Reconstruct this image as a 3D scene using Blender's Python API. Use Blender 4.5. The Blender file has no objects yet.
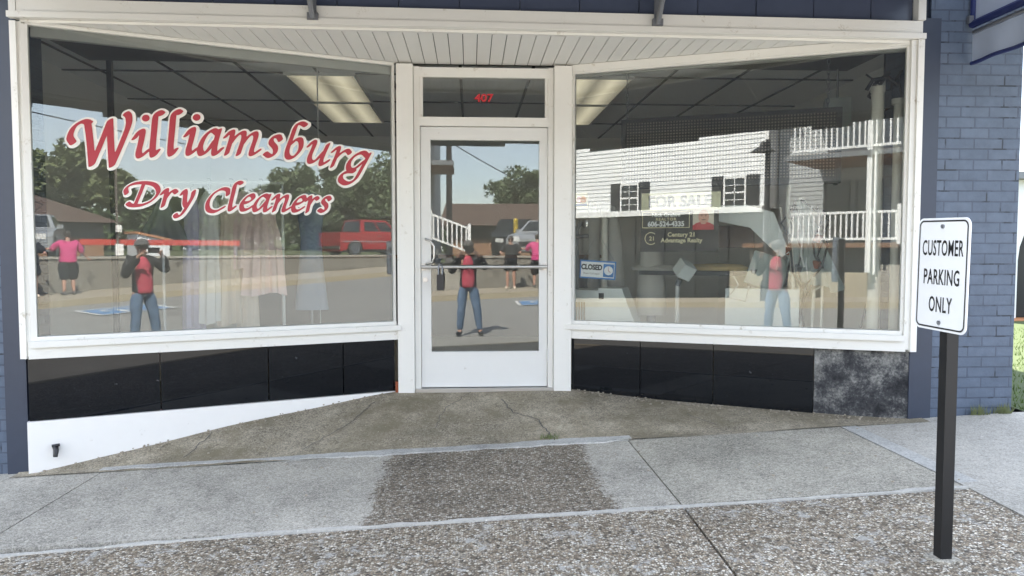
import bpy, bmesh, math, random
import numpy as np
from mathutils import Vector, Matrix, Euler
R = math.radians
S = bpy.context.scene
C = S.collection
random.seed(7)

# ------------------------------------------------------------------ camera, sky, sun, exposure
cam_d = bpy.data.cameras.new('camera'); cam = bpy.data.objects.new('camera', cam_d); C.objects.link(cam)
cam.location = (0, 0, 1.10); cam.rotation_euler = (R(90 - 2.94), 0, R(-3.25))
cam_d.sensor_width = 36; cam_d.lens = 740 / 1024 * 36; cam_d.clip_start = .01; cam_d.clip_end = 3000
S.camera = cam
SUN_EL, SUN_DIR = R(51), Vector((.33, -.73, -1.0)).normalized()     # the way the light travels
w = bpy.data.worlds.new('World'); S.world = w; w.use_nodes = True
nt = w.node_tree; nt.nodes.clear()
sky = nt.nodes.new('ShaderNodeTexSky'); sky.sky_type = 'NISHITA'; sky.sun_disc = False
sky.sun_elevation = SUN_EL; sky.sun_rotation = math.atan2(-SUN_DIR.x, -SUN_DIR.y)
sky.dust_density = 1.0; sky.air_density = 1.0; sky.ozone_density = 1.0
bg = nt.nodes.new('ShaderNodeBackground'); bg.inputs[1].default_value = 0.13
wo = nt.nodes.new('ShaderNodeOutputWorld')
# a thin veil of high cloud
gc = nt.nodes.new('ShaderNodeTexCoord'); mp_ = nt.nodes.new('ShaderNodeMapping'); mp_.inputs['Scale'].default_value = (1, 1, 3.2)
cn = nt.nodes.new('ShaderNodeTexNoise'); cn.inputs['Scale'].default_value = 2.2; cn.inputs['Detail'].default_value = 7; cn.inputs['Roughness'].default_value = .6
cr_ = nt.nodes.new('ShaderNodeValToRGB'); cr_.color_ramp.elements[0].position = .35; cr_.color_ramp.elements[0].color = (.28, .28, .28, 1); cr_.color_ramp.elements[1].position = .68; cr_.color_ramp.elements[1].color = (.62, .62, .62, 1)
cm = nt.nodes.new('ShaderNodeMix'); cm.data_type = 'RGBA'; cm.inputs[7].default_value = (4.6, 4.8, 5.1, 1)
nt.links.new(gc.outputs['Generated'], mp_.inputs[0]); nt.links.new(mp_.outputs[0], cn.inputs['Vector']); nt.links.new(cn.outputs['Fac'], cr_.inputs[0]); nt.links.new(cr_.outputs[0], cm.inputs[0]); nt.links.new(sky.outputs[0], cm.inputs[6])
nt.links.new(cm.outputs[2], bg.inputs[0]); nt.links.new(bg.outputs[0], wo.inputs[0])
sd = bpy.data.lights.new('sun', 'SUN'); sd.energy = 4.0; sd.angle = R(.5); sd.color = (1, .95, .87)
sun = bpy.data.objects.new('sun', sd); C.objects.link(sun)
sun.rotation_euler = SUN_DIR.to_track_quat('-Z', 'Y').to_euler(); sun.location = (-3, 8, 12)
S.view_settings.view_transform = 'Standard'; S.view_settings.look = 'None'
S.view_settings.exposure = 2.66; S.view_settings.gamma = 1
S.view_settings.use_white_balance = True; S.view_settings.white_balance_temperature = 6750
S.render.engine = 'CYCLES'
S.cycles.max_bounces = 12; S.cycles.diffuse_bounces = 8; S.cycles.transparent_max_bounces = 16

# ------------------------------------------------------------------ materials
class NG:
    def __init__(s, name):
        s.m = bpy.data.materials.new(name); s.m.use_nodes = True
        s.t = s.m.node_tree; s.t.nodes.clear()
        s.out = s.n('OutputMaterial')
    def n(s, kind, **kw):
        nd = s.t.nodes.new('ShaderNode' + kind)
        for k, v in kw.items(): setattr(nd, k, v)
        return nd
    def l(s, a, b): s.t.links.new(a, b)
    def set(s, nd, **kw):
        for k, v in kw.items():
            nd.inputs[k.replace('_', ' ')].default_value = v
    def coords(s, which='Object'):
        return s.n('TexCoord').outputs[which]
    def noise(s, vec, scale, detail=4, rough=.6):
        nd = s.n('TexNoise'); s.l(vec, nd.inputs['Vector'])
        nd.inputs['Scale'].default_value = scale; nd.inputs['Detail'].default_value = detail; nd.inputs['Roughness'].default_value = rough
        return nd.outputs['Fac']
    def ramp(s, fac, stops):
        nd = s.n('ValToRGB'); s.l(fac, nd.inputs[0]); e = nd.color_ramp.elements
        while len(e) < len(stops): e.new(.5)
        for i, (p, c) in enumerate(stops):
            e[i].position = p; e[i].color = (*c, 1) if len(c) == 3 else c
        return nd.outputs[0]
    def mix(s, fac, a, b, mode='MIX'):
        nd = s.n('Mix', data_type='RGBA', blend_type=mode)
        for sock, v in ((nd.inputs[0], fac), (nd.inputs[6], a), (nd.inputs[7], b)):
            if hasattr(v, 'is_linked'): s.l(v, sock)
            elif isinstance(v, (int, float)): sock.default_value = v
            else: sock.default_value = (*v, 1)
        return nd.outputs[2]
    def math(s, op, a, b=0, clamp=False):
        nd = s.n('Math', operation=op, use_clamp=clamp)
        for i, v in enumerate((a, b)):
            if hasattr(v, 'is_linked'): s.l(v, nd.inputs[i])
            else: nd.inputs[i].default_value = v
        return nd.outputs[0]
    def bump(s, h, strength=.3, dist=.01):
        nd = s.n('Bump'); s.l(h, nd.inputs['Height']); nd.inputs['Strength'].default_value = strength; nd.inputs['Distance'].default_value = dist
        return nd.outputs[0]
    def bsdf(s, col, rough=.7, metal=0, normal=None, spec=.5, **kw):
        b = s.n('BsdfPrincipled')
        if hasattr(col, 'is_linked'): s.l(col, b.inputs['Base Color'])
        else: b.inputs['Base Color'].default_value = (*col, 1)
        if hasattr(rough, 'is_linked'): s.l(rough, b.inputs['Roughness'])
        else: b.inputs['Roughness'].default_value = rough
        b.inputs['Metallic'].default_value = metal; b.inputs['Specular IOR Level'].default_value = spec
        if normal is not None: s.l(normal, b.inputs['Normal'])
        for k, v in kw.items(): b.inputs[k.replace('_', ' ')].default_value = v
        s.l(b.outputs[0], s.out.inputs[0]); return b

M = {}
def pm(name, col, rough=.7, metal=0, var=.12, scale=4, bump=0, bs=80, spec=.5, dirt=None, **kw):
    """a plain procedural surface: colour with two scales of uneven wear, optional fine bump"""
    g = NG(name); v = g.coords()
    n1 = g.noise(v, scale, 5, .65); n2 = g.noise(v, scale * 9, 3, .6)
    lo = tuple(c * (1 - var) for c in col); hi = tuple(min(1, c * (1 + var)) for c in col)
    c = g.mix(g.math('ADD', g.math('MULTIPLY', n1, .65), g.math('MULTIPLY', n2, .35)), lo, hi)
    if dirt:
        d = g.ramp(g.noise(v, dirt[1], 8, .75), [(dirt[2], (0, 0, 0)), (dirt[2] + .12, (1, 1, 1))])
        c = g.mix(d, c, dirt[0])
    nm = g.bump(g.noise(v, bs, 4, .7), bump, .004) if bump else None
    rr = g.math('ADD', g.math('MULTIPLY', n1, .16), max(0, rough - .08))
    g.bsdf(c, rr, metal, nm, spec, **kw); M[name] = g.m; return g.m

pm('white_paint', (.74, .73, .69), .5, var=.05, scale=3, bump=.08, bs=40, dirt=((.44, .40, .32), 9, .60))
pm('white_base', (.78, .77, .75), .6, var=.05, scale=2, bump=.2, bs=18, dirt=((.44, .41, .35), 6, .64))
pm('white_metal', (.70, .70, .68), .42, var=.04, scale=3, dirt=((.42, .39, .33), 8, .66))
pm('white_vinyl', (.78, .78, .77), .5, var=.04)
pm('soffit_paint', (.78, .77, .73), .55, var=.05, scale=2, dirt=((.45, .42, .36), 3, .68))
pm('navy_trim', (.030, .040, .065), .45, var=.2, scale=3, bump=.1)
pm('navy_tile', (.065, .080, .125), .3, var=.25, scale=2, bump=.05, bs=20)
pm('black_metal', (.006, .006, .007), .5, var=.3, scale=10, bump=.05)
pm('steel', (.25, .26, .28), .45, .7, var=.2, scale=8)
pm('aluminium', (.55, .54, .52), .35, .9, var=.08, scale=6)
pm('dark_plastic', (.015, .015, .017), .4)
pm('sign_white', (.78, .79, .80), .32, var=.03)
pm('sign_black', (.012, .012, .013), .45)
pm('vinyl_red', (.44, .036, .055), .5, var=.05)
pm('vinyl_white', (.86, .83, .78), .5, var=.03)
pm('number_red', (.50, .02, .03), .5)
pm('interior_wall', (.78, .78, .76), .85, var=.1, scale=1.5)
pm('interior_beam', (.62, .62, .60), .85, var=.08, scale=1.5)
pm('ceiling_tile', (.82, .83, .84), .9, var=.12, scale=2, bump=.3, bs=150)
pm('grid_dark', (.05, .05, .055), .6)
pm('shop_floor', (.50, .48, .43), .5, var=.2, scale=2)
pm('enamel', (.78, .82, .80), .4, var=.06, scale=2, dirt=((.25, .24, .2), 4, .68))
pm('beige_vent', (.42, .36, .27), .6)
pm('pad_cover', (.52, .50, .46), .85, var=.2, scale=4, bump=.4, bs=12)
pm('pad_tan', (.55, .40, .20), .8, var=.25, scale=7)
pm('pvc_cream', (.74, .72, .64), .45, var=.06)
pm('cover_green', (.42, .47, .44), .6, var=.25, scale=4, bump=.4, bs=9)
pm('cloth_white', (.82, .80, .77), .85, var=.08, scale=6)
pm('cloth_beige', (.76, .64, .52), .85, var=.12, scale=6)
pm('cloth_pink', (.86, .64, .60), .8, var=.12, scale=6)
pm('cloth_lilac', (.50, .46, .62), .85, var=.15, scale=6)
pm('cloth_blue', (.24, .29, .38), .85, var=.2, scale=6)
pm('cloth_grey', (.26, .27, .27), .85, var=.12, scale=6)
pm('skin', (.46, .26, .19), .55, var=.08, scale=20)
pm('hair_dark', (.025, .017, .013), .6, var=.3, scale=40)
pm('jacket_black', (.013, .013, .015), .75, var=.3, scale=14, bump=.3, bs=40)
pm('shirt_red', (.46, .06, .095), .8, var=.12, scale=8, bump=.2, bs=30)
pm('shirt_pink', (.56, .055, .19), .8, var=.12, scale=8, bump=.2, bs=30)
pm('denim', (.10, .16, .25), .85, var=.25, scale=9, bump=.3, bs=70)
pm('cloth_black', (.014, .014, .016), .85, var=.2, scale=8)
pm('cap_grey', (.10, .095, .09), .8)
pm('car_silver', (.42, .43, .44), .25, .55, var=.04)
pm('car_black', (.014, .015, .017), .18, .2, var=.1)
pm('car_red', (.32, .016, .022), .28, .1, var=.12)
pm('car_glass', (.015, .018, .02), .08, var=.1)
pm('rubber', (.02, .02, .021), .8)
pm('chrome', (.6, .6, .61), .18, 1)
pm('lamp_red', (.4, .01, .01), .3)
pm('lamp_clear', (.7, .7, .68), .15)
pm('rail_red', (.55, .06, .04), .5, var=.12)
pm('roof_brown', (.085, .055, .042), .9, var=.25, scale=2, bump=.3, bs=12)
pm('wall_tan', (.30, .17, .10), .85, var=.12, scale=2)
pm('wall_grey', (.13, .125, .12), .85, var=.12)
pm('shutter', (.018, .020, .024), .5)
pm('window_dark', (.02, .024, .028), .08, var=.2)
pm('siding_white', (.76, .77, .77), .55, var=.04, scale=1.2, dirt=((.55, .55, .52), 1.2, .72))
pm('siding_grey', (.34, .36, .37), .6, var=.05)
pm('deck_wood', (.20, .115, .07), .75, var=.3, scale=4)
pm('trunk', (.11, .085, .06), .95, var=.3, scale=5, bump=.5, bs=14)
pm('wood_pole', (.15, .13, .11), .9, var=.25, scale=4)
pm('wall_stone', (.22, .205, .175), .9, var=.3, scale=1.3, bump=.6, bs=9, dirt=((.10, .095, .085), 1.6, .55))
pm('yellow_post', (.60, .42, .04), .5)
pm('awning_fabric', (.40, .46, .58), .8, var=.07, scale=2, bump=.2, bs=6)
pm('awning_trim', (.012, .022, .11), .6)
pm('kerb_tan', (.36, .31, .22), .9, var=.2, scale=1.5, bump=.4, bs=30)
pm('far_walk', (.32, .28, .215), .9, var=.18, scale=1.2, bump=.3, bs=40)
pm('lot_asphalt', (.12, .12, .118), .92, var=.2, scale=1.2, bump=.4, bs=60)
pm('paint_blue', (.11, .22, .38), .85, var=.3, scale=6)
pm('paint_white', (.62, .62, .60), .8, var=.2, scale=7)
pm('sign_blue', (.03, .20, .55), .5); pm('paper_white', (.90, .91, .92), .6)
pm('for_sale_cream', (.85, .82, .58), .6, var=.04); pm('for_sale_grey', (.02, .02, .018), .6)
pm('sign_brown', (.016, .013, .011), .5); pm('sign_gold', (.80, .72, .46), .5)
pm('photo_backdrop', (.78, .70, .58), .5); pm('photo_skin', (.74, .40, .30), .5); pm('photo_hair', (.70, .66, .62), .5); pm('photo_shirt', (.62, .05, .06), .5)
pm('photo_dark', (.10, .05, .04), .6)
pm('card_yellow', (.62, .56, .30), .5); pm('card_orange', (.65, .25, .04), .5); pm('card_red', (.5, .05, .04), .5); pm('card_blue', (.05, .15, .42), .5)
pm('rust', (.25, .07, .03), .9, var=.4, scale=12, bump=.4)
pm('foundation', (.34, .32, .28), .9, var=.25, scale=2, bump=.4, bs=25)
pm('orange_trim', (.5, .22, .10), .7)
pm('grit', (.34, .30, .24), .9, var=.4, scale=40)
pm('gutter_grey', (.16, .17, .18), .5)

def concrete(name, col, speck=.25, stain=.35, moss=None, sc=150, blot=None, patch=None):
    g = NG(name); v = g.coords()
    a = g.noise(v, sc * .62, 4, .85); b = g.noise(v, 1.1, 8, .7); c3 = g.noise(v, 9, 6, .7)
    f = g.math('ADD', g.math('MULTIPLY', g.math('SUBTRACT', a, .5), speck * 3.0), g.math('ADD', g.math('MULTIPLY', g.math('SUBTRACT', b, .5), stain * 2.0), g.math('MULTIPLY', g.math('SUBTRACT', c3, .5), stain * 1.4)))
    for vs, am in ((230, .55), (95, .40)):      # exposed sand grains and small stones
        vo = g.n('TexVoronoi'); g.l(v, vo.inputs['Vector']); vo.inputs['Scale'].default_value = vs
        sp = g.n('SeparateColor'); g.l(vo.outputs['Color'], sp.inputs[0]); f = g.math('ADD', f, g.math('MULTIPLY', g.math('SUBTRACT', sp.outputs[0], .5), am * speck * 1.7))
    f = g.math('ADD', f, 1.0)
    hs = g.n('HueSaturation'); hs.inputs['Color'].default_value = (*col, 1); g.l(f, hs.inputs['Value']); cc = hs.outputs[0]
    if moss:
        d = g.ramp(g.noise(v, 2.3, 8, .75), [(.42, (0, 0, 0)), (.66, (1, 1, 1))]); cc = g.mix(d, cc, moss)
    d = g.ramp(g.noise(v, 45, 2, .5), [(.70, (0, 0, 0)), (.74, (1, 1, 1))]); cc = g.mix(g.math('MULTIPLY', d, .6), cc, tuple(x * 1.9 for x in col))
    d = g.ramp(g.noise(v, 33, 2, .5), [(.27, (1, 1, 1)), (.31, (0, 0, 0))]); cc = g.mix(g.math('MULTIPLY', d, .6), cc, tuple(x * .35 for x in col))
    if blot:
        d = g.ramp(g.noise(v, blot[1], 6, .7), [(blot[2], (0, 0, 0)), (blot[2] + .06, (1, 1, 1))]); cc = g.mix(d, cc, blot[0])
    if patch:      # a worn bay where the pebbles show through, its edges eaten away grain by grain
        sx = g.n('SeparateXYZ'); g.l(v, sx.inputs[0]); x = g.math('ADD', sx.outputs[0], g.math('ADD', g.math('MULTIPLY', g.math('SUBTRACT', g.noise(v, 38, 4, .8), .5), .34), g.math('MULTIPLY', g.math('SUBTRACT', g.noise(v, 3.5, 3, .6), .5), .16)))
        inside = g.math('MULTIPLY', g.math('GREATER_THAN', x, patch[0]), g.math('LESS_THAN', x, patch[1]))
        vo = g.n('TexVoronoi'); g.l(v, vo.inputs['Vector']); vo.inputs['Scale'].default_value = 82
        ve = g.n('TexVoronoi', feature='DISTANCE_TO_EDGE'); g.l(v, ve.inputs['Vector']); ve.inputs['Scale'].default_value = 82
        sp = g.n('SeparateColor'); g.l(vo.outputs['Color'], sp.inputs[0])
        pc = g.ramp(sp.outputs[0], [(0, (.06, .052, .042)), (.25, (.15, .118, .084)), (.5, (.27, .22, .165)), (.75, (.36, .315, .25)), (1, (.62, .59, .52))])
        pc = g.mix(g.ramp(ve.outputs['Distance'], [(0, (0, 0, 0)), (.22, (1, 1, 1))]), (.13, .112, .088), pc)
        pc = g.mix(1, pc, g.ramp(g.noise(v, 2.2, 6, .7), [(.3, (.72, .72, .72)), (.7, (1.2, 1.2, 1.2))]), 'MULTIPLY'); cc = g.mix(inside, cc, pc)
    # hairline cracks
    h = g.math('ADD', g.math('MULTIPLY', a, .5), c3)
    g.bsdf(cc, .88, 0, g.bump(h, .55, .006), .3); M[name] = g.m
concrete('concrete_pale', (.375, .352, .305), .62, .58)
concrete('concrete_worn', (.365, .342, .296), .62, .58, patch=(-.53, .74))
concrete('concrete_mid', (.345, .322, .272), .66, .60)
concrete('concrete_new', (.39, .37, .33), .40, .42)
concrete('concrete_strip', (.41, .405, .385), .36, .55)
concrete('concrete_apron', (.305, .268, .205), .68, .80, moss=(.175, .15, .10))
concrete('concrete_rough', (.47, .455, .42), .22, .35)
concrete('street_asphalt', (.235, .23, .215), .22, .25)
concrete('house_wall_tan', (.37, .33, .25), .15, .25)

def stained():
    g = NG('foundation_stained'); v = g.coords(); a = g.noise(v, 4.5, 9, .78); b_ = g.noise(v, 1.6, 5, .6); c3 = g.noise(v, 60, 4, .75)
    f = g.math('ADD', g.math('MULTIPLY', a, .75), g.math('ADD', g.math('MULTIPLY', b_, .45), g.math('MULTIPLY', c3, .22)))
    c = g.ramp(f, [(.60, (.020, .021, .024)), (.69, (.055, .056, .06)), (.75, (.15, .15, .145)), (.84, (.32, .315, .30))])
    g.bsdf(c, .85, 0, g.bump(g.math('ADD', a, c3), .6, .01), .3); M['foundation_stained'] = g.m
def aggregate(name, worn, dark):
    g = NG(name); v = g.coords()
    vo = g.n('TexVoronoi'); g.l(v, vo.inputs['Vector']); vo.inputs['Scale'].default_value = 82; vo.inputs['Randomness'].default_value = 1
    ve = g.n('TexVoronoi', feature='DISTANCE_TO_EDGE'); g.l(v, ve.inputs['Vector']); ve.inputs['Scale'].default_value = 82
    sp = g.n('SeparateColor'); g.l(vo.outputs['Color'], sp.inputs[0])
    k = dark * 1.6
    c = g.ramp(sp.outputs[0], [(0, (.035 * k, .03 * k, .026 * k)), (.22, (.13 * k, .098 * k, .068 * k)), (.45, (.255 * k, .205 * k, .145 * k)), (.7, (.33 * k, .29 * k, .23 * k)), (.9, (.52 * k, .48 * k, .41 * k)), (1, (.66, .64, .58))])
    e = g.ramp(ve.outputs['Distance'], [(0, (0, 0, 0)), (.22, (1, 1, 1))])
    c = g.mix(e, (.10 * k, .086 * k, .066 * k), c)
    st = g.noise(v, 1.4, 6, .7)
    c = g.mix(1.0, c, g.ramp(st, [(.3, (.72, .72, .72)), (.7, (1.12, 1.12, 1.12))]), 'MULTIPLY')
    d = g.ramp(g.noise(v, 7.5, 9, .8), [(worn, (0, 0, 0)), (worn + .07, (1, 1, 1))])
    c = g.mix(g.math('MULTIPLY', d, .82), c, (.50, .49, .46))
    g.bsdf(c, .8, 0, g.bump(e, .8, .008), .35); M[name] = g.m
aggregate('aggregate_pale', .55, 1.12)
aggregate('aggregate_dark', .68, .84)
stained()

def brick():
    g = NG('painted_brick'); v = g.coords(); sx = g.n('SeparateXYZ'); g.l(v, sx.inputs[0])
    cb = g.n('CombineXYZ'); g.l(g.math('ADD', sx.outputs[0], sx.outputs[1]), cb.inputs[0]); g.l(sx.outputs[2], cb.inputs[1])
    b = g.n('TexBrick'); g.l(cb.outputs[0], b.inputs['Vector']); b.inputs['Scale'].default_value = 1
    for k, x in (('Mortar Size', .006), ('Mortar Smooth', .25), ('Brick Width', .208), ('Row Height', .0735)): b.inputs[k].default_value = x
    b.inputs['Color1'].default_value = (.078, .104, .150, 1); b.inputs['Color2'].default_value = (.096, .125, .176, 1); b.inputs['Mortar'].default_value = (.066, .085, .124, 1)
    n = g.noise(v, 7, 6, .7); n2 = g.noise(v, 55, 3, .6)
    c = g.mix(1, b.outputs['Color'], g.ramp(n, [(.25, (.78, .78, .78)), (.75, (1.15, 1.15, 1.15))]), 'MULTIPLY')
    cr = g.math('MULTIPLY', b.outputs['Fac'], g.ramp(g.noise(v, 4.5, 4, .6), [(.57, (0, 0, 0)), (.62, (1, 1, 1))]))
    c = g.mix(g.math('MULTIPLY', cr, .85), c, (.02, .025, .035))
    ch = g.ramp(g.noise(v, 26, 5, .7), [(.71, (0, 0, 0)), (.74, (1, 1, 1))]); c = g.mix(g.math('MULTIPLY', ch, .5), c, (.20, .22, .27))
    h = g.math('ADD', g.math('MULTIPLY', b.outputs['Fac'], -1.0), g.math('MULTIPLY', n2, .55))
    g.bsdf(c, .55, 0, g.bump(h, .75, .007), .4); M['painted_brick'] = g.m
brick()

def glass():
    g = NG('window_glass')
    fr = g.n('Fresnel'); fr.inputs['IOR'].default_value = 1.75
    tr = g.n('BsdfTransparent'); tr.inputs[0].default_value = (.93, .95, .94, 1)
    gl = g.n('BsdfGlossy'); gl.inputs['Roughness'].default_value = 0.0; gl.inputs[0].default_value = (.97, .99, 1, 1)
    mx = g.n('MixShader'); g.l(fr.outputs[0], mx.inputs[0]); g.l(tr.outputs[0], mx.inputs[1]); g.l(gl.outputs[0], mx.inputs[2])
    # a film of dust and smears, with an even veil of glare painted in
    v = g.coords(); d = g.ramp(g.noise(v, 3, 8, .8), [(.32, (.018, .018, .018)), (.75, (.05, .05, .05))])
    df = g.n('BsdfDiffuse'); df.inputs[0].default_value = (.5, .5, .48, 1)
    m2 = g.n('MixShader'); g.l(d, m2.inputs[0]); g.l(mx.outputs[0], m2.inputs[1]); g.l(df.outputs[0], m2.inputs[2])
    g.l(m2.outputs[0], g.out.inputs[0]); M['window_glass'] = g.m
glass()

def translucent(name, col, tcol):
    g = NG(name); d = g.n('BsdfDiffuse'); v = g.coords(); c = g.mix(g.noise(v, 3, 5, .6), tuple(x * .8 for x in col), tuple(x * 1.2 for x in col)); g.l(c, d.inputs[0])
    t = g.n('BsdfTranslucent'); t.inputs[0].default_value = (*tcol, 1); a = g.n('AddShader'); g.l(d.outputs[0], a.inputs[0]); g.l(t.outputs[0], a.inputs[1]); g.l(a.outputs[0], g.out.inputs[0]); M[name] = g.m
translucent('canopy_navy', (.020, .028, .050), (.105, .110, .122))
def black_tile():
    g = NG('black_glass_tile'); v = g.coords()
    n = g.noise(v, 2, 6, .7)
    c = g.mix(n, (.003, .004, .006), (.007, .009, .012))
    d = g.ramp(g.noise(v, 22, 5, .7), [(.69, (0, 0, 0)), (.73, (1, 1, 1))]); c = g.mix(g.math('MULTIPLY', d, .30), c, (.35, .36, .37))
    g.bsdf(c, g.math('ADD', g.math('MULTIPLY', n, .03), .0), 0, None, .42); M['black_glass_tile'] = g.m
black_tile()

def led():
    g = NG('dot_panel'); v = g.coords(); sx = g.n('SeparateXYZ'); g.l(v, sx.inputs[0]); q = 1 / .0235
    fx = g.math('SUBTRACT', g.math('FRACT', g.math('MULTIPLY', sx.outputs[0], q)), .5); fz = g.math('SUBTRACT', g.math('FRACT', g.math('MULTIPLY', sx.outputs[2], q)), .5)
    d = g.math('SQRT', g.math('ADD', g.math('MULTIPLY', fx, fx), g.math('MULTIPLY', fz, fz)))
    f = g.math('LESS_THAN', d, .26)
    c = g.mix(f, (.008, .007, .006), (.24, .205, .17)); g.bsdf(c, .5); M['dot_panel'] = g.m
led()

def emit(name, col, st, band=False):
    g = NG(name); e = g.n('Emission'); e.inputs[0].default_value = (*col, 1); e.inputs[1].default_value = st
    if band:      # two tubes glowing through the diffuser
        v = g.coords(); sx = g.n('SeparateXYZ'); g.l(v, sx.inputs[0])
        t = g.math('ABSOLUTE', g.math('SUBTRACT', g.math('ABSOLUTE', sx.outputs[0]), .15))
        k = g.ramp(g.math('MULTIPLY', t, 6.5), [(0, (1, 1, 1)), (.35, (.75, .75, .75)), (1, (.28, .28, .28))])
        g.l(g.math('MULTIPLY', k, st), e.inputs[1])
    g.l(e.outputs[0], g.out.inputs[0]); M[name] = g.m
emit('tube_diffuser', (1, .90, .66), .125, True)

def leaf(name, a, b):
    g = NG(name); v = g.coords()
    c = g.mix(g.noise(v, .9, 3, .6), a, b)
    oi = g.noise(v, 14, 2, .5); c = g.mix(1, c, g.ramp(oi, [(.3, (.7, .7, .7)), (.7, (1.25, 1.25, 1.25))]), 'MULTIPLY')
    p = g.n('BsdfPrincipled'); g.l(c, p.inputs['Base Color']); p.inputs['Roughness'].default_value = .55; p.inputs['Specular IOR Level'].default_value = .3
    tl = g.n('BsdfTranslucent'); g.l(c, tl.inputs[0]); mx = g.n('MixShader'); mx.inputs[0].default_value = .3
    g.l(p.outputs[0], mx.inputs[1]); g.l(tl.outputs[0], mx.inputs[2]); g.l(mx.outputs[0], g.out.inputs[0]); M[name] = g.m
leaf('leaf_dark', (.075, .11, .05), (.12, .16, .07))
leaf('leaf_olive', (.13, .155, .07), (.20, .225, .11))
leaf('leaf_pale', (.125, .165, .09), (.19, .23, .13))
leaf('grass_blade', (.05, .10, .02), (.12, .17, .04))
pm('grass_soil', (.06, .085, .028), .95, var=.3, scale=3, bump=.5, bs=40)
pm('earth', (.085, .10, .045), .95, var=.3, scale=.2)

# ------------------------------------------------------------------ mesh helpers
class Fr:
    """a local frame: origin, tangent angle about Z (x along the pane, -y outward)"""
    def __init__(s, o, a): s.o = Vector(o); s.m = Matrix.Translation(s.o) @ Matrix.Rotation(a, 4, 'Z')
ID = Matrix.Identity(4)
class MB:
    def __init__(s, m=None): s.b = bmesh.new(); s.m = m.m if isinstance(m, Fr) else (m or ID)
    def v(s, p): return s.b.verts.new(s.m @ Vector(p))
    def box(s, a, b, top=None):
        (x0, y0, z0), (x1, y1, z1) = a, b
        p = [(x0, y0, z0), (x1, y0, z0), (x1, y1, z0), (x0, y1, z0), (x0, y0, z1), (x1, y0, z1), (x1, y1, z1), (x0, y1, z1)]
        q = [s.v(k) for k in p]
        for f in ((3, 2, 1, 0), (4, 5, 6, 7), (0, 1, 5, 4), (1, 2, 6, 5), (2, 3, 7, 6), (3, 0, 4, 7)): s.b.faces.new([q[i] for i in f])
        return s
    def cb(s, c, d, rz=0, rx=0, ry=0):
        old = s.m; s.m = s.m @ Matrix.Translation(c) @ Euler((rx, ry, rz)).to_matrix().to_4x4()
        s.box((-d[0] / 2, -d[1] / 2, -d[2] / 2), (d[0] / 2, d[1] / 2, d[2] / 2)); s.m = old; return s
    def poly(s, pts):
        s.b.faces.new([s.v(p) for p in pts]); return s
    def prism(s, pts, d):
        """polygon (3-D points) extruded along vector d"""
        d = Vector(d); a = [s.v(p) for p in pts]; b = [s.v(Vector(p) + d) for p in pts]; n = len(pts)
        s.b.faces.new(a[::-1]); s.b.faces.new(b)
        for i in range(n): s.b.faces.new([a[i], a[(i + 1) % n], b[(i + 1) % n], b[i]])
        return s
    def tube(s, path, r, n=10, cap=True):
        path = [Vector(p) for p in path]; rs = r if isinstance(r, (list, tuple)) else [r] * len(path); rings = []
        for i, p in enumerate(path):
            t = (path[min(i + 1, len(path) - 1)] - path[max(i - 1, 0)]).normalized()
            u = t.orthogonal().normalized() if i == 0 else (u - t * u.dot(t)).normalized()
            w_ = t.cross(u)
            rings.append([s.v(p + (u * math.cos(k * 2 * math.pi / n) + w_ * math.sin(k * 2 * math.pi / n)) * rs[i]) for k in range(n)])
        for a, b in zip(rings, rings[1:]):
            for k in range(n): s.b.faces.new([a[k], a[(k + 1) % n], b[(k + 1) % n], b[k]])
        if cap: s.b.faces.new(rings[0][::-1]); s.b.faces.new(rings[-1])
        return s
    def lathe(s, prof, c=(0, 0, 0), n=20, sx=1, sy=1):
        rings = [[s.v((c[0] + r * sx * math.cos(k * 2 * math.pi / n), c[1] + r * sy * math.sin(k * 2 * math.pi / n), c[2] + z)) for k in range(n)] for r, z in prof]
        for a, b in zip(rings, rings[1:]):
            for k in range(n): s.b.faces.new([a[k], a[(k + 1) % n], b[(k + 1) % n], b[k]])
        s.b.faces.new(rings[0][::-1]); s.b.faces.new(rings[-1]); return s
    def ball(s, c, r, n=12, sc=(1, 1, 1)):
        pr = [(max(.001, r * math.sin(math.pi * i / n)), -r * math.cos(math.pi * i / n) * sc[2]) for i in range(n + 1)]
        return s.lathe(pr, c, n + 4, sc[0], sc[1])
    def disc(s, c, r, axis='y', n=24, r0=0, a0=0, a1=2 * math.pi):
        P = lambda q, a: (c[0] + q * math.cos(a), c[1], c[2] + q * math.sin(a)) if axis == 'y' else (c[0] + q * math.cos(a), c[1] + q * math.sin(a), c[2])
        if r0 == 0 and a1 - a0 > 6.2: return s.poly([P(r, 2 * math.pi * k / n) for k in range(n)])
        for k in range(n):
            a, b = a0 + (a1 - a0) * k / n, a0 + (a1 - a0) * (k + 1) / n
            s.poly([P(r0, a), P(r, a), P(r, b), P(r0, b)])
        return s
    def build(s, name, mat, parent=None, bev=0, smooth=False, seg=2):
        if bev:
            bmesh.ops.bevel(s.b, geom=[e for e in s.b.edges if len(e.link_faces) == 2 and e.calc_face_angle(0) > .6], offset=bev, segments=seg, affect='EDGES', clamp_overlap=True)
        bmesh.ops.recalc_face_normals(s.b, faces=s.b.faces)
        me = bpy.data.meshes.new(name); s.b.to_mesh(me); s.b.free()
        if smooth:
            for p in me.polygons: p.use_smooth = True
            me.set_sharp_from_angle(angle=R(50))
        me.materials.append(M[mat]); o = bpy.data.objects.new(name, me); C.objects.link(o)
        if parent is not None: hang(o, parent)
        return o
def wloc(o):
    m = Matrix.Translation(o.location) @ o.rotation_euler.to_matrix().to_4x4()
    return wloc(o.parent) @ m if o.parent else m
LOCAL = False
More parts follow.
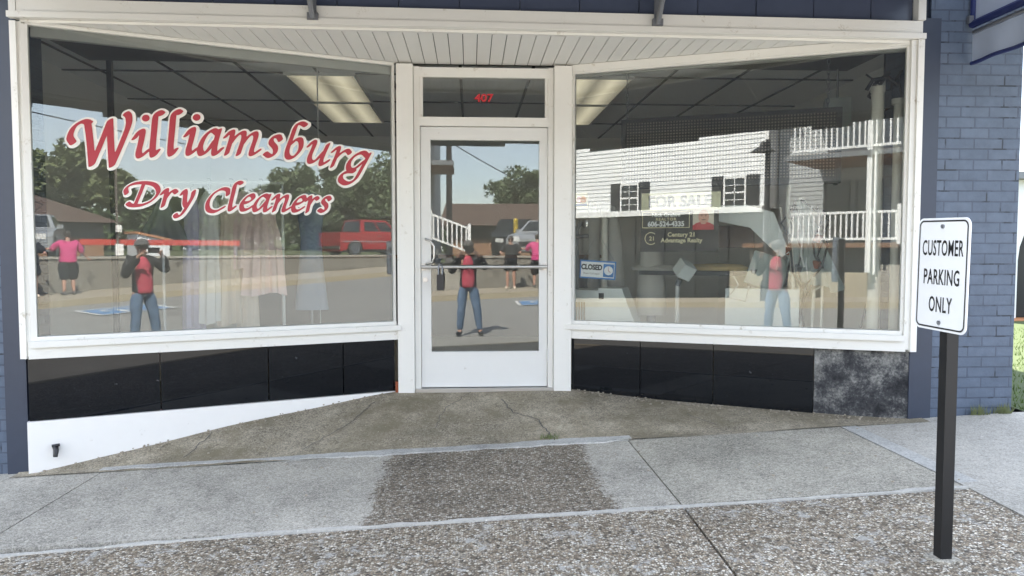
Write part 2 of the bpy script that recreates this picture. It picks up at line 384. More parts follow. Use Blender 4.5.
def hang(o, parent):
    """parent a mesh; world-built meshes are moved into the thing's own space"""
    o.parent = parent
    if not LOCAL: o.data.transform(wloc(parent).inverted())
class local:
    def __enter__(s):
        global LOCAL; s.o = LOCAL; LOCAL = True
    def __exit__(s, *a):
        global LOCAL; LOCAL = s.o
def tag(o, label=None, cat=None, group=None, kind=None):
    if label: o['label'] = label
    if cat: o['category'] = cat
    if group: o['group'] = group
    if kind: o['kind'] = kind
    return o
def thing(name, label, cat, loc=(0, 0, 0), rz=0, group=None):
    o = bpy.data.objects.new(name, None); C.objects.link(o); o.empty_display_size = .1
    o.location = loc; o.rotation_euler = (0, 0, rz); return tag(o, label, cat, group)
def copy_tree(o, parent=None):
    c = o.copy(); C.objects.link(c); c.parent = parent
    for ch in list(o.children): copy_tree(ch, c)
    return c
def struct(name, mb, mat, **k): return tag(mb.build(name, mat, **k), kind='structure')
def text_mesh(txt, size, align='CENTER', bold=0, xs=1.0, space=1.0, shear=0, fill=0):
    cu = bpy.data.curves.new('t', 'FONT'); cu.body = txt; cu.size = size; cu.align_x = align; cu.offset = bold; cu.space_character = space; cu.shear = shear
    cu.resolution_u = 3
    ob = bpy.data.objects.new('t', cu); C.objects.link(ob); dg = bpy.context.evaluated_depsgraph_get(); dg.update()
    me = bpy.data.meshes.new_from_object(ob.evaluated_get(dg)); bpy.data.objects.remove(ob); bpy.data.curves.remove(cu)
    me.transform(Matrix.Scale(xs, 4, (1, 0, 0)) @ Matrix.Rotation(R(90), 4, 'X')); return me
def text(name, txt, size, mat, frame, pos, parent, **k):
    """flat lettering facing local -y, at pos in frame"""
    me = text_mesh(txt, size, **k); me.transform(frame @ Matrix.Translation(pos)); me.materials.clear(); me.materials.append(M[mat])
    me.name = name; o = bpy.data.objects.new(name, me); C.objects.link(o)
    if parent is not None: hang(o, parent)
    return o

# ------------------------------------------------------------------ the ground
def clamp(x, a, b): return max(a, min(b, x))
def plane(X): return -.245 + .047 * clamp(X, -14, 16)
def sstep(a, b, x): t = clamp((x - a) / (b - a), 0, 1); return t * t * (3 - 2 * t)
def far(X): return plane(X) + .12
LOT = .80
def sheet(name, mat, xs, ys, zf, thick=0):
    b = MB(); g = [[b.v((x, y, zf(x, y))) for x in xs] for y in ys]
    for j in range(len(ys) - 1):
        for i in range(len(xs) - 1): b.b.faces.new([g[j][i], g[j][i + 1], g[j + 1][i + 1], g[j + 1][i]])
    if thick:
        r = bmesh.ops.extrude_face_region(b.b, geom=list(b.b.faces)); bmesh.ops.translate(b.b, vec=(0, 0, -thick), verts=[v for v in r['geom'] if isinstance(v, bmesh.types.BMVert)])
    return struct(name, b, mat)
def rng(a, b, n): return [a + (b - a) * i / n for i in range(n + 1)]
xs = [-900, -200, -60, -30] + rng(-14, 16, 30) + [30, 60, 200, 900]
ys = [-900, -200, -60, -40, -30, -25, -20, -16, -12, -10, -5, 0, 5, 10, 20, 40, 100, 300, 900]
sheet('ground', 'earth', xs, ys, lambda x, y: plane(x) - .12 + .75 * sstep(-14, -30, y) - .05)
XS = [-30, -14] + rng(-13, 15, 14) + [16, 40]
sheet('street', 'street_asphalt', XS, [-8.4, -4, 0, 1.05], lambda x, y: plane(x) - .03 - .06 * sstep(-6, 0, y))
sheet('sidewalk_kerb', 'kerb_tan', XS, [1.05, 1.2], lambda x, y: plane(x) - .058, .15)
# near sidewalk: slabs with open joints over a dark bed
def slab(mat, x0, x1, y0, y1, dz=0, g=.006):
    sheet('sidewalk_slab', mat, rng(x0 + g, x1 - g, 3), [y0, y1], lambda x, y: plane(x) + dz - .025 * max(0, 3.6 - y), .08)
struct('sidewalk_bed', MB().poly([(-14, 1.2, plane(-14) - .09), (16, 1.2, plane(16) - .09), (16, 5.6, plane(16) - .02), (-14, 5.6, plane(-14) - .02)]), 'grid_dark')
for x0, x1 in ((-14, -9.3), (-9.3, -5.85), (-5.85, -2.42)):
    slab('concrete_pale' if x0 > -9 else 'concrete_mid', x0, x1, 3.66, 5.05); slab('aggregate_pale', x0, x1, 1.2, 3.6)
slab('concrete_worn', -2.42, 1.07, 3.66, 4.93, 0, .003)
slab('concrete_mid', 1.07, 2.56, 3.66, 5.03); slab('aggregate_pale', -2.42, 1.07, 1.2, 3.6); slab('aggregate_pale', 1.07, 2.56, 1.2, 3.6)
slab('concrete_new', 2.68, 9.0, 1.2, 5.04); slab('concrete_new', 9.0, 16, 1.2, 5.04)
sheet('sidewalk_seam', 'concrete_strip', [2.568, 2.676], rng(3.7, 5.03, 4), lambda x, y: plane(x) + .001, .06)
sheet('sidewalk_seam', 'concrete_new', [2.568, 2.676], rng(1.2, 3.7, 4), lambda x, y: plane(x) + .001 - .025 * max(0, 3.6 - y), .06)
# ragged pale seams along the walk
def seam(mat, x0, x1, yc, wd, jit, dz, seed):
    rr = random.Random(seed); n = int((x1 - x0) / .05); b = MB(); lo = []; hi = []
    a1 = a2 = 0
    for i in range(n + 1):
        x = x0 + (x1 - x0) * i / n; a1 = a1 * .8 + rr.uniform(-jit, jit) * .6; a2 = a2 * .8 + rr.uniform(-jit, jit) * .6
        lo.append(b.v((x, yc(x) - wd / 2 + a1, plane(x) + dz))); hi.append(b.v((x, yc(x) + wd / 2 + a2, plane(x) + dz)))
    for i in range(n): b.b.faces.new([lo[i], lo[i + 1], hi[i + 1], hi[i]])
    r = bmesh.ops.extrude_face_region(b.b, geom=list(b.b.faces)); bmesh.ops.translate(b.b, vec=(0, 0, -.05), verts=[v for v in r['geom'] if isinstance(v, bmesh.types.BMVert)])
    struct('sidewalk_seam', b, mat)
seam('concrete_rough', -2.42, 2.56, lambda x: 3.63 - .06 * sstep(-.6, -2.4, x), .036, .016, .004, 3)
seam('concrete_strip', -2.45, 1.10, lambda x: 4.985 + .05 * sstep(-.5, -2.4, x), .12, .024, .009, 4)
# ramp up to the door
def apron_z(x, y):
    t = clamp((y - 5.03) / .93, 0, 1); return (plane(x) + .004) * (1 - t) + t * -.035
sheet('ramp', 'concrete_apron', rng(-3.0, 3.2, 40), rng(4.93, 6.06, 14), lambda x, y: apron_z(x, y) + .004 * math.sin(x * 5 + y * 3))
# cracks in the ramp and walk: thin dark crooked lines a little proud of the surface
def crack(pts, wd, seed, zf):
    rr = random.Random(seed); P = []
    for (x0, y0), (x1, y1) in zip(pts, pts[1:]):
        n = max(2, int(math.hypot(x1 - x0, y1 - y0) / .035))
        for i in range(n): P.append((x0 + (x1 - x0) * i / n + rr.uniform(-.012, .012), y0 + (y1 - y0) * i / n + rr.uniform(-.012, .012)))
    P.append(pts[-1]); b = MB()
    for (x0, y0), (x1, y1) in zip(P, P[1:]):
        L = math.hypot(x1 - x0, y1 - y0) or 1; nx, ny = -(y1 - y0) / L * wd / 2, (x1 - x0) / L * wd / 2
        b.poly([(x, y, zf(x, y) + .0045) for x, y in ((x0 - nx, y0 - ny), (x1 - nx, y1 - ny), (x1 + nx, y1 + ny), (x0 + nx, y0 + ny))])
    struct('sidewalk_crack', b, 'grid_dark')
azf = lambda x, y: apron_z(x, y) + .004
crack([(.25, 5.75), (.32, 5.5), (.50, 5.38), (.55, 5.1)], .007, 1, azf); crack([(-.75, 5.75), (-.9, 5.4), (-1.15, 5.1)], .005, 2, azf)
crack([(-1.85, 5.35), (-1.95, 5.08)], .006, 3, azf); crack([(.0, 5.9), (-.2, 5.6), (-.25, 5.3)], .004, 5, azf)
crack([(1.6, 5.35), (1.75, 5.1)], .005, 6, azf)
# grit gathered along the foot of the walls and scattered on the ramp
b = MB(); rg = random.Random(17)
for k in range(420):
    if k < 170: x = rg.uniform(-2.85, -.65); y = 5.04 + .94 * (x + 2.87) / 2.27 - abs(rg.gauss(.035, .05)) - .03
    elif k < 300: x = rg.uniform(.85, 3.0); y = 5.04 + .94 * (3.10 - x) / 2.27 - abs(rg.gauss(.03, .05)) - .03
    else: x = rg.uniform(-2.4, 2.8); y = rg.uniform(3.7, 5.5)
    if y > 4.98 or k < 300: z = apron_z(x, max(y, 4.94)) + .005
    else: z = plane(x)
    s = rg.uniform(.003, .009); b.cb((x, y, z + s * .3), (s * 1.6, s * 1.2, s), rg.uniform(0, 3), rg.uniform(-.4, .4))
tag(b.build('grit', 'grit'), 'loose grit along the foot of the walls and over the ramp', 'grit', kind='stuff')
# a weed in the crack, red survey mark on the new slab
b = MB()
for k in range(60):
    a = random.uniform(0, 6.28); r = random.uniform(0, .045); x, y = .55 + r * 1.6 * math.cos(a), 5.06 + r * math.sin(a); z = azf(x, y); h = random.uniform(.012, .035)
    b.poly([(x - .004, y, z), (x + .004, y, z), (x + random.uniform(-.02, .02), y + random.uniform(-.02, .02), z + h)])
tag(b.build('weed', 'leaf_olive'), 'tiny green weed growing from the crack in front of the door', 'weed')
b = MB()
for k in range(26):
    x = 2.74 + k * .022; y = 3.40 + .18 * (k / 26) + random.uniform(-.012, .012); d = random.uniform(.012, .022)
    b.poly([(x - .02, y - d, plane(x) + .003), (x + .02, y - d * .7, plane(x) + .003), (x + .02, y + d, plane(x) + .003), (x - .02, y + d * .8, plane(x) + .003)])
pm('faded_red', (.36, .17, .16), .85, var=.4, scale=20)
struct('survey_mark', b, 'faded_red')
# parking bay marks on the street
b = MB()
def bay(x0, x1, y0, y1): b.poly([(x, y, plane(x) - .026) for x, y in ((x0, y0), (x1, y0), (x1, y1), (x0, y1))])
bay(1.25, 2.65, -6.9, -5.5); struct('parking_symbol', b, 'paint_blue')
b = MB()
def wq(pts): b.poly([(x + .42, y - .6, plane(x + .42) - .022) for x, y in pts])
for x0, x1, y0, y1 in ((.80, 2.2, -4.9, -4.82), (.80, 2.2, -6.38, -6.3), (.72, .8, -6.38, -4.82), (2.2, 2.28, -6.38, -4.82), (1.3, 1.42, -5.75, -5.15), (1.42, 1.75, -5.55, -5.45), (1.68, 1.78, -5.95, -5.55)): wq([(x0, y0), (x1, y0), (x1, y1), (x0, y1)])
for k in range(16):
    a, c = k * math.pi * 1.5 / 16 + 2.4, (k + 1) * math.pi * 1.5 / 16 + 2.4
    wq([(1.42 + .28 * math.cos(a), -5.75 + .28 * math.sin(a)), (1.42 + .36 * math.cos(a), -5.75 + .36 * math.sin(a)), (1.42 + .36 * math.cos(c), -5.75 + .36 * math.sin(c)), (1.42 + .28 * math.cos(c), -5.75 + .28 * math.sin(c))])
wq([(1.30 + .0, -5.05), (1.42, -5.05), (1.42, -4.95), (1.30, -4.95)])
struct('parking_symbol', b, 'paint_white')
# far side of the street
sheet('far_kerb', 'kerb_tan', XS, [-8.55, -8.4], lambda x, y: far(x), .3)
sheet('far_sidewalk', 'far_walk', XS, [-11.1, -9.8, -8.55], lambda x, y: far(x) + .002)
sheet('parking_lot', 'lot_asphalt', [-.25, 5, 10, 20, 60], [-46, -30, -11.35], lambda x, y: LOT)
# lawn to the right of the shop
sheet('lawn', 'grass_soil', [3.98, 6, 9, 14, 40], [5.04, 7, 9.6, 14, 40], lambda x, y: -.06 + .015 * (x - 4) + .02 * (y - 5))
b = MB(); rr = random.Random(5)
for k in range(5200):
    x = 4.0 + rr.random() ** 1.5 * 3.2; y = 5.06 + rr.random() * 4.6; z = -.06 + .015 * (x - 4) + .02 * (y - 5); h = rr.uniform(.015, .055); a = rr.uniform(0, 6.28); d = .005
    b.poly([(x - d * math.cos(a), y - d * math.sin(a), z), (x + d * math.cos(a), y + d * math.sin(a), z), (x + rr.uniform(-.03, .03), y + rr.uniform(-.03, .03), z + h)])
tag(b.build('grass', 'grass_blade'), 'short green grass on the lawn right of the brick pilaster', 'grass', kind='stuff')

# ------------------------------------------------------------------ the shop
FL = Fr((-2.87, 5.04, 0), math.atan2(.94, 2.27)); FRr = Fr((.83, 5.98, 0), math.atan2(-.94, 2.27)); PLEN = 2.457
shop = thing('shop_building', 'dark blue painted brick shop with recessed white entrance and two slanted display windows', 'shop', (.115, 5.04, -.25))
# brick piers and the walls beyond, above and behind
MB().box((3.2, 5.05, -.35), (3.875, 5.6, 3.85)).build('brick_pier', 'painted_brick', shop)
MB().box((-7.6, 5.05, -.8), (-3.08, 5.6, 3.85)).build('brick_pier', 'painted_brick', shop)
MB().box((3.10, 5.03, -.35), (3.262, 5.10, 2.70)).build('pier_edge', 'navy_trim', shop, .006)
MB().box((-3.07, 5.03, -.6), (-2.93, 5.10, 2.74)).build('pier_edge', 'navy_trim', shop, .006)
MB().box((-3.08, 5.09, 2.69), (3.22, 5.55, 3.85)).build('upper_wall', 'painted_brick', shop)
MB().box((-7.75, 4.98, 3.852), (3.92, 5.75, 3.95)).build('parapet_cap', 'navy_trim', shop, .01)
b = MB(); x = -2.90; k = 0
while x < 3.07:
    x1 = min(x + .405, 3.07); b.box((x + .003, 5.052 + .002 * (k % 2), 2.675), (x1 - .003, 5.088, 3.55)); x = x1; k += 1
b.build('tile_band', 'navy_tile', shop, .003)
MB().box((-7.6, 5.6, 3.5), (3.84, 16, 3.65)).build('roof', 'grid_dark', shop)
MB().box((3.70, 5.6, -.3), (3.84, 16, 3.5)).build('side_wall', 'painted_brick', shop)
MB().box((-7.6, 5.6, -.9), (-7.46, 16, 3.5)).build('side_wall', 'painted_brick', shop)
MB().box((-7.46, 15.86, -.9), (3.70, 16, 3.5)).build('back_wall', 'interior_wall', shop)
MB().box((3.62, 5.62, .0), (3.695, 15.8, 2.70)).build('inner_wall', 'interior_wall', shop)
MB().box((-3.75, 5.62, .0), (-3.6, 15.8, 2.70)).build('inner_wall', 'interior_wall', shop)
MB().box((-3.6, 10.6, .0), (3.62, 10.7, 2.70)).build('inner_wall', 'interior_wall', shop)
b = MB(); b.prism([(-3.6, 5.62, -.02), (-2.98, 5.12, -.02), (-.6, 6.10, -.02), (.83, 6.10, -.02), (3.2, 5.12, -.02), (3.62, 5.62, -.02), (3.62, 12.6, -.02), (-3.6, 12.6, -.02)], (0, 0, .035)); b.build('floor', 'shop_floor', shop)
# raised display floors behind both windows
for f, s in ((FL, -1), (FRr, 1)):
    MB(f).box((.0, .08, .30), (PLEN - .02, .72, .42)).build('display_floor', 'shop_floor', shop)
MB().box((-3.6, 5.4, 2.70), (3.62, 12.6, 2.74)).build('ceiling', 'ceiling_tile', shop)
b = MB()
for i in range(12): b.cb((-3.6 + .32 + i * .64, 9.2, 2.697), (.026, 6.6, .010))
for i in range(6): b.cb((0, 6.86 + i * 1.26, 2.694), (7.2, .026, .010))
b.build('ceiling_grid', 'grid_dark', shop)
# dropped beam behind the glass heads
MB(FL).box((.02, .06, 2.5), (PLEN, .10, 2.705)).build('head_board', 'interior_beam', shop)
MB(FRr).box((0, .06, 2.5), (PLEN, .10, 2.705)).build('head_board', 'interior_beam', shop)
# soffit boards over the recess
b = MB()
def depth(x): return 5.04 + .94 * clamp((x + 2.87) / 2.27, 0, 1) if x < .1 else 5.04 + .94 * clamp((3.10 - x) / 2.27, 0, 1)
x = -2.80
while x < 2.98:
    x1 = x + .102; b.prism([(x + .003, 5.05, 2.578), (x1 - .003, 5.05, 2.578), (x1 - .003, depth(x1) + .02, 2.578), (x + .003, depth(x) + .02, 2.578)], (0, 0, .014)); x = x1
b.build('soffit', 'soffit_paint', shop)
MB().box((-2.99, 5.09, 2.594), (3.15, 6.1, 2.604)).build('soffit_backing', 'grid_dark', shop)
# fascia
b = MB(); fz = lambda x, zl, zr: zl + (zr - zl) * (x + 2.95) / 6.08      # the old fascia sags a little to the right
def board(x0, x1, y0, y1, a, c):
    b.prism([(x0, y0, fz(x0, *a)), (x1, y0, fz(x1, *a)), (x1, y0, fz(x1, *c)), (x0, y0, fz(x0, *c))], (0, y1 - y0, 0))
board(-2.90, 3.112, 5.0, 5.085, (2.632, 2.588), (2.712, 2.670)); board(-2.955, 3.130, 4.985, 5.06, (2.590, 2.548), (2.629, 2.585)); board(-2.90, 3.06, 5.035, 5.07, (2.572, 2.528), (2.588, 2.546))
b.box((-2.945, 4.995, 2.632), (-2.902, 5.08, 3.55)); b.box((3.072, 4.99, 2.675), (3.126, 5.08, 3.55))
b.build('fascia', 'white_paint', shop, .004)
# bulkheads under the windows
b = MB(FL)
for a, c in ((-.05, .74), (.74, 1.47), (1.47, 2.03), (2.03, 2.447)): b.box((a + .004, -.012, -.03), (c - .004, .05, .40))
b.build('tile_panel', 'black_glass_tile', shop, .003)
MB(FL).box((-.058, -.03, -.7), (PLEN + .03, .05, -.034)).build('bulkhead_base', 'white_base', shop, .006)
b = MB(FRr)
for a, c in ((.0, .56), (.56, 1.12), (1.12, 1.835)): b.box((a + .003, -.012, -.4), (c - .003, .05, .40))
b.build('tile_panel', 'black_glass_tile', shop, .003)
MB(FRr).box((1.838, .0, -.4), (2.46, .05, .40)).build('foundation_patch', 'foundation_stained', shop)
MB().cb((-.585, 5.955, .0), (.03, .05, .09)).build('rust_patch', 'rust', shop, .006)
# display windows: sill, head, jambs; glass and lettering below them
def window(f, jamb_left, name):
    b = MB(f); L = PLEN if jamb_left else 2.405; t = 2.555 if jamb_left else 2.505
    lo, hi = (-.035, PLEN + .04) if jamb_left else (-.06, PLEN - .03)
    b.box((lo, -.05, .385), (hi, .07, .50)); b.box((lo + .02, -.085, .462), (hi - .02, -.05, .502)); b.box((-.02, -.028, .50), (L, .05, .528))
    b.box((0, -.03, t + .012), (L, .05, 2.574)); b.box((0, -.018, t), (L, .04, t + .012))
    if jamb_left: b.box((-.02, -.03, .528), (.014, .05, t)); b.box((L - .018, -.02, .528), (L, .04, t))
    else: b.box((L - .014, -.03, .528), (L + .02, .05, t)); b.box((0, -.02, .528), (.018, .04, t))
    w_ = b.build('display_window', 'white_paint', shop, .004)
    g = MB(f).box((.0, .006, .52), (L, .012, t + .008)).build('glass', 'window_glass', w_)
    return w_, g
winL, glassL = window(FL, True, 'l'); winR, glassR = window(FRr, False, 'r')
b = MB(); b.box((-2.945, 4.995, .385), (-2.905, 5.08, 2.57)); b.box((-2.905, 5.012, .40), (-2.882, 5.09, 2.57)); b.build('jamb', 'white_paint', shop, .004)
b = MB(); b.box((3.082, 4.995, .385), (3.126, 5.08, 2.545)); b.box((3.045, 5.012, .40), (3.082, 5.09, 2.545)); b.build('jamb', 'white_paint', shop, .004)
MB().box((-.575, 5.92, -.2), (-.445, 6.06, 2.56)).build('mullion_post', 'white_paint', shop, .006)
MB().box((.675, 5.92, -.2), (.815, 6.06, 2.56)).build('mullion_post', 'white_paint', shop, .006)
# door frame, transom, door
b = MB(); b.box((-.442, 5.96, -.05), (-.395, 6.04, 2.55)); b.box((.63, 5.96, -.05), (.672, 6.04, 2.55)); b.box((-.395, 5.955, 2.085), (.63, 6.04, 2.155)); b.box((-.395, 5.962, 2.47), (.63, 6.04, 2.545)); b.box((-.395, 5.975, 2.155), (-.37, 6.03, 2.47)); b.box((.605, 5.975, 2.155), (.63, 6.03, 2.47))
frame = b.build('door_frame', 'white_paint', shop, .004)
MB().box((-.37, 5.995, 2.155), (.605, 6.001, 2.47)).build('glass', 'window_glass', frame)
text('address_number', '407', .085, 'number_red', ID, (.115, 5.985, 2.285), frame, bold=.003, xs=1.15)
MB().box((-.44, 5.93, -.06), (.67, 6.05, -.018)).build('threshold', 'aluminium', shop, .006)
dr = MB(); dr.box((-.392, 5.985, -.012), (-.325, 6.03, 2.08)); dr.box((.572, 5.985, -.012), (.627, 6.03, 2.08)); dr.box((-.325, 5.985, 1.99), (.572, 6.03, 2.08)); dr.box((-.325, 5.985, -.012), (.572, 6.03, .262))
for x0, x1, z0, z1 in ((-.325, -.313, .262, 1.99), (.56, .572, .262, 1.99), (-.313, .56, .262, .276), (-.313, .56, 1.978, 1.99)): dr.box((x0, 5.979, z0), (x1, 6.03, z1))
door = dr.build('door', 'white_metal', shop, .003)
MB().box((-.33, 6.002, .255), (.578, 6.008, 1.995)).build('glass', 'window_glass', door)
b = MB().tube([(-.385, 5.915, .965), (.62, 5.915, .965)], .014, 12)
for x in (-.372, .606): b.tube([(x, 5.915, .965), (x, 5.99, .965)], .013, 10); b.cb((x, 5.982, .965), (.036, .008, .06))
b.build('push_bar', 'aluminium', door, smooth=True)
b = MB().tube([(-.356, 5.99, 1.19), (-.352, 5.94, 1.185), (-.31, 5.925, 1.17), (-.285, 5.925, 1.13), (-.285, 5.925, 1.04), (-.30, 5.93, 1.0), (-.34, 5.96, .99), (-.356, 5.99, .99)], .009, 8); b.build('pull_handle', 'aluminium', door, smooth=True)
b = MB().tube([(-.358, 5.99, .862), (-.358, 5.972, .862)], .021, 16); b.tube([(-.358, 5.974, .862), (-.358, 5.966, .862)], .012, 12); b.build('lock_cylinder', 'aluminium', door)
for z in (.25, 1.9): MB().tube([(.634, 5.968, z - .05), (.634, 5.968, z + .05)], .010, 8).build('hinge', 'white_metal', door)
# lock box on the push bar
lb = thing('lock_box', 'small black key lock box hanging from the door push bar', 'lock box', (-.235, 5.9, .93))
MB().box((-.263, 5.865, .78), (-.207, 5.905, .905)).build('case', 'dark_plastic', lb, .008)
MB().tube([(-.25, 5.887, .90), (-.25, 5.888, .965), (-.243, 5.895, .985), (-.228, 5.895, .985), (-.22, 5.888, .965), (-.22, 5.887, .90)], .0055, 8).build('shackle', 'steel', lb, smooth=True)
# brackets on the fascia
for x, s, nm in ((-1.02, -1, 'steel sign bracket on the fascia above the right end of the left window'), (1.26, 1, 'steel sign bracket on the fascia above the left end of the right window')):
    br = thing('sign_bracket', nm, 'bracket', (x, 4.99, 2.65), 0, 'brackets above the shop windows')
    MB().box((x - .022, 4.975, 2.60), (x + .022, 4.994, 3.35)).build('upright', 'steel', br, .003)
    MB().tube([(x, 4.965, 2.615), (x, 4.30, 3.30)], .017, 6).build('strut', 'steel', br)
    MB().box((x - .018, 4.25, 3.30), (x + .018, 4.98, 3.335)).build('top_arm', 'steel', br)
    MB().box((x - .035, 4.965, 2.60), (x + .035, 4.998, 2.645)).build('foot_plate', 'steel', br, .003)
# the dark canopy over the walk, carried by those brackets
cp = thing('canopy', 'dark navy fabric canopy over the pavement above both windows and the door', 'canopy', (.1, 4.97, 3.3))
MB().prism([(-3.25, 4.97, 3.36), (-3.25, 3.10, 2.50), (3.22, 3.10, 2.44), (3.22, 4.97, 3.36)], (0, .006, .012)).build('canopy', 'canopy_navy', cp)
for x in (-3.25, 3.22): MB().prism([(x, 4.97, 3.36), (x, 4.97, 2.95), (x, 3.10, 2.46)], (.008, 0, 0)).build('end_panel', 'canopy_navy', cp)
b = MB(); x = -3.25; rr = random.Random(2)
while x < 3.22:
    w_ = rr.uniform(.14, .42); x1 = min(x + w_, 3.22); q = lambda u: 2.49 - .06 * (u + 3.25) / 6.61
    d = rr.choice((.085, .085, .125)); b.box((x, 3.085, q(x) - d), (x1, 3.095, q(x))); x = x1
b.build('valance', 'canopy_navy', cp)
b = MB().tube([(-3.25, 3.11, 2.49), (3.22, 3.11, 2.43)], .018, 8)
for x in (-3.2, -1.02, 1.26, 3.15): b.tube([(x, 3.11, 2.475), (x, 4.95, 3.33)], .014, 6)
b.build('frame_bar', 'steel', cp)
# hose stub on the white base
hs = MB(FL).tube([(.10, -.02, -.215), (.10, -.06, -.21), (.105, -.075, -.225), (.10, -.08, -.27)], [.016, .018, .017, .014], 10); hs.tube([(.08, -.06, -.20), (.125, -.06, -.195)], .010, 8)
tag(hs.build('pipe_stub', 'dark_plastic', smooth=True), 'short black bent pipe sticking out of the white base under the left window', 'pipe')

# ------------------------------------------------------------------ painted lettering on the left window (broad-pen italic)
G = {
 'i': [[(-.16, .74), (-.02, .96), (.07, .90), (.05, .55), (.01, .18), (.09, .03), (.30, .20)], ['dot', .13, 1.42]],
 'l': [[(.50, 1.60), (.28, 1.66), (.10, 1.52), (.05, 1.0), (.0, .25), (.09, .03), (.32, .20)]],
 'a': [[(.66, .84), (.42, .96), (.14, .72), (.0, .30), (.10, .03), (.32, .14), (.58, .56)], [(.70, .96), (.63, .50), (.62, .12), (.72, .03), (.92, .22)]],
 'm': [[(-.16, .74), (-.02, .96), (.07, .85), (.02, .0)], [(.05, .40), (.22, .76), (.42, .95), (.52, .78), (.46, .0)], [(.50, .40), (.67, .76), (.88, .95), (.98, .78), (.93, .15), (1.02, .03), (1.22, .20)]],
 'n': [[(-.16, .74), (-.02, .96), (.07, .85), (.02, .0)], [(.05, .40), (.24, .76), (.46, .95), (.56, .78), (.51, .15), (.60, .03), (.82, .20)]],
 's': [[(.62, .80), (.46, .96), (.22, .88), (.18, .66), (.44, .42), (.46, .16), (.26, .03), (.0, .14)]],
 'b': [[(.56, 1.60), (.32, 1.66), (.12, 1.50), (.06, 1.0), (.01, .30), (.15, .03), (.40, .10), (.60, .48), (.52, .86), (.32, .90), (.08, .62)]],
 'u': [[(-.16, .74), (-.02, .96), (.07, .85), (.02, .25), (.13, .03), (.34, .16), (.58, .62)], [(.66, .96), (.60, .50), (.58, .12), (.67, .03), (.88, .22)]],
 'r': [[(-.16, .74), (-.02, .96), (.07, .85), (.02, .0)], [(.06, .42), (.24, .76), (.44, .94), (.62, .82)]],
 'g': [[(.70, .86), (.44, .96), (.16, .72), (.02, .34), (.12, .06), (.34, .14), (.60, .56)], [(.74, .96), (.64, .30), (.52, -.32), (.24, -.60), (-.06, -.52), (-.10, -.28), (.12, -.06), (.36, .02)]],
 'D': [[(.30, 1.36), (.28, .9), (.22, .08)], [(-.28, .75), (-.36, 1.05), (-.16, 1.34), (.30, 1.46), (.78, 1.34), (1.02, .92), (.88, .40), (.50, .06), (.06, .02), (-.12, .16)]],
 'y': [[(-.12, .76), (.02, .96), (.12, .80), (.16, .30), (.30, .06)], [(.66, .94), (.62, .60), (.40, .10), (.10, -.42), (-.20, -.58), (-.34, -.44)]],
 'C': [[(.98, 1.10), (.90, 1.40), (.58, 1.44), (.20, 1.12), (.02, .60), (.14, .14), (.52, .03), (.92, .30)]],
 'e': [[(.06, .44), (.36, .52), (.58, .74), (.46, .95), (.20, .80), (.03, .42), (.12, .06), (.36, .06), (.62, .26)]],
 'W': [[(-.40, .62), (-.56, .80), (-.44, 1.10), (-.10, 1.28), (.20, 1.24)], [(.08, 1.28), (.26, .80), (.50, .0)], [(.50, .0), (.78, .70), (1.02, 1.36)], [(1.02, 1.36), (1.16, .75), (1.36, .0)], [(1.36, .0), (1.62, .62), (1.84, 1.24), (1.80, 1.52), (1.66, 1.62)]],
}
WILL = [('W', .216, .602, 1.675, .222), ('i', .597, .715, 1.745, .178), ('l', .709, .816, 1.755, .18), ('l', .822, .931, 1.768, .182), ('i', .925, 1.023, 1.777, .183), ('a', 1.01, 1.19, 1.784, .178), ('m', 1.183, 1.452, 1.796, .166), ('s', 1.459, 1.601, 1.789, .162), ('b', 1.615, 1.777, 1.783, .164), ('u', 1.769, 1.957, 1.754, .166), ('r', 1.949, 2.118, 1.732, .153), ('g', 2.025, 2.268, 1.707, .17)]
DRY = [('D', .534, .776, 1.405, .11), ('r', .764, .885, 1.406, .119), ('y', .846, .996, 1.404, .12), ('C', 1.054, 1.229, 1.374, .115), ('l', 1.209, 1.319, 1.388, .123), ('e', 1.285, 1.403, 1.389, .121), ('a', 1.375, 1.523, 1.388, .122), ('n', 1.509, 1.661, 1.391, .119), ('e', 1.653, 1.771, 1.39, .12), ('r', 1.756, 1.868, 1.389, .117), ('s', 1.846, 1.96, 1.391, .118)]
def crom(P, n=14):
    P = np.array(P, float)
    if len(P) == 2: return P[0] + (P[1] - P[0]) * np.linspace(0, 1, n)[:, None]
    Q = np.vstack([2 * P[0] - P[1], P, 2 * P[-1] - P[-2]]); out = []
    for i in range(1, len(Q) - 2):
        for t in np.linspace(0, 1, n, endpoint=False):
            out.append(.5 * (2 * Q[i] + (Q[i + 1] - Q[i - 1]) * t + (2 * Q[i - 1] - 5 * Q[i] + 4 * Q[i + 1] - Q[i + 2]) * t ** 2 + (3 * Q[i] - Q[i - 1] - 3 * Q[i + 1] + Q[i + 2]) * t ** 3))
    out.append(P[-1]); return np.array(out)
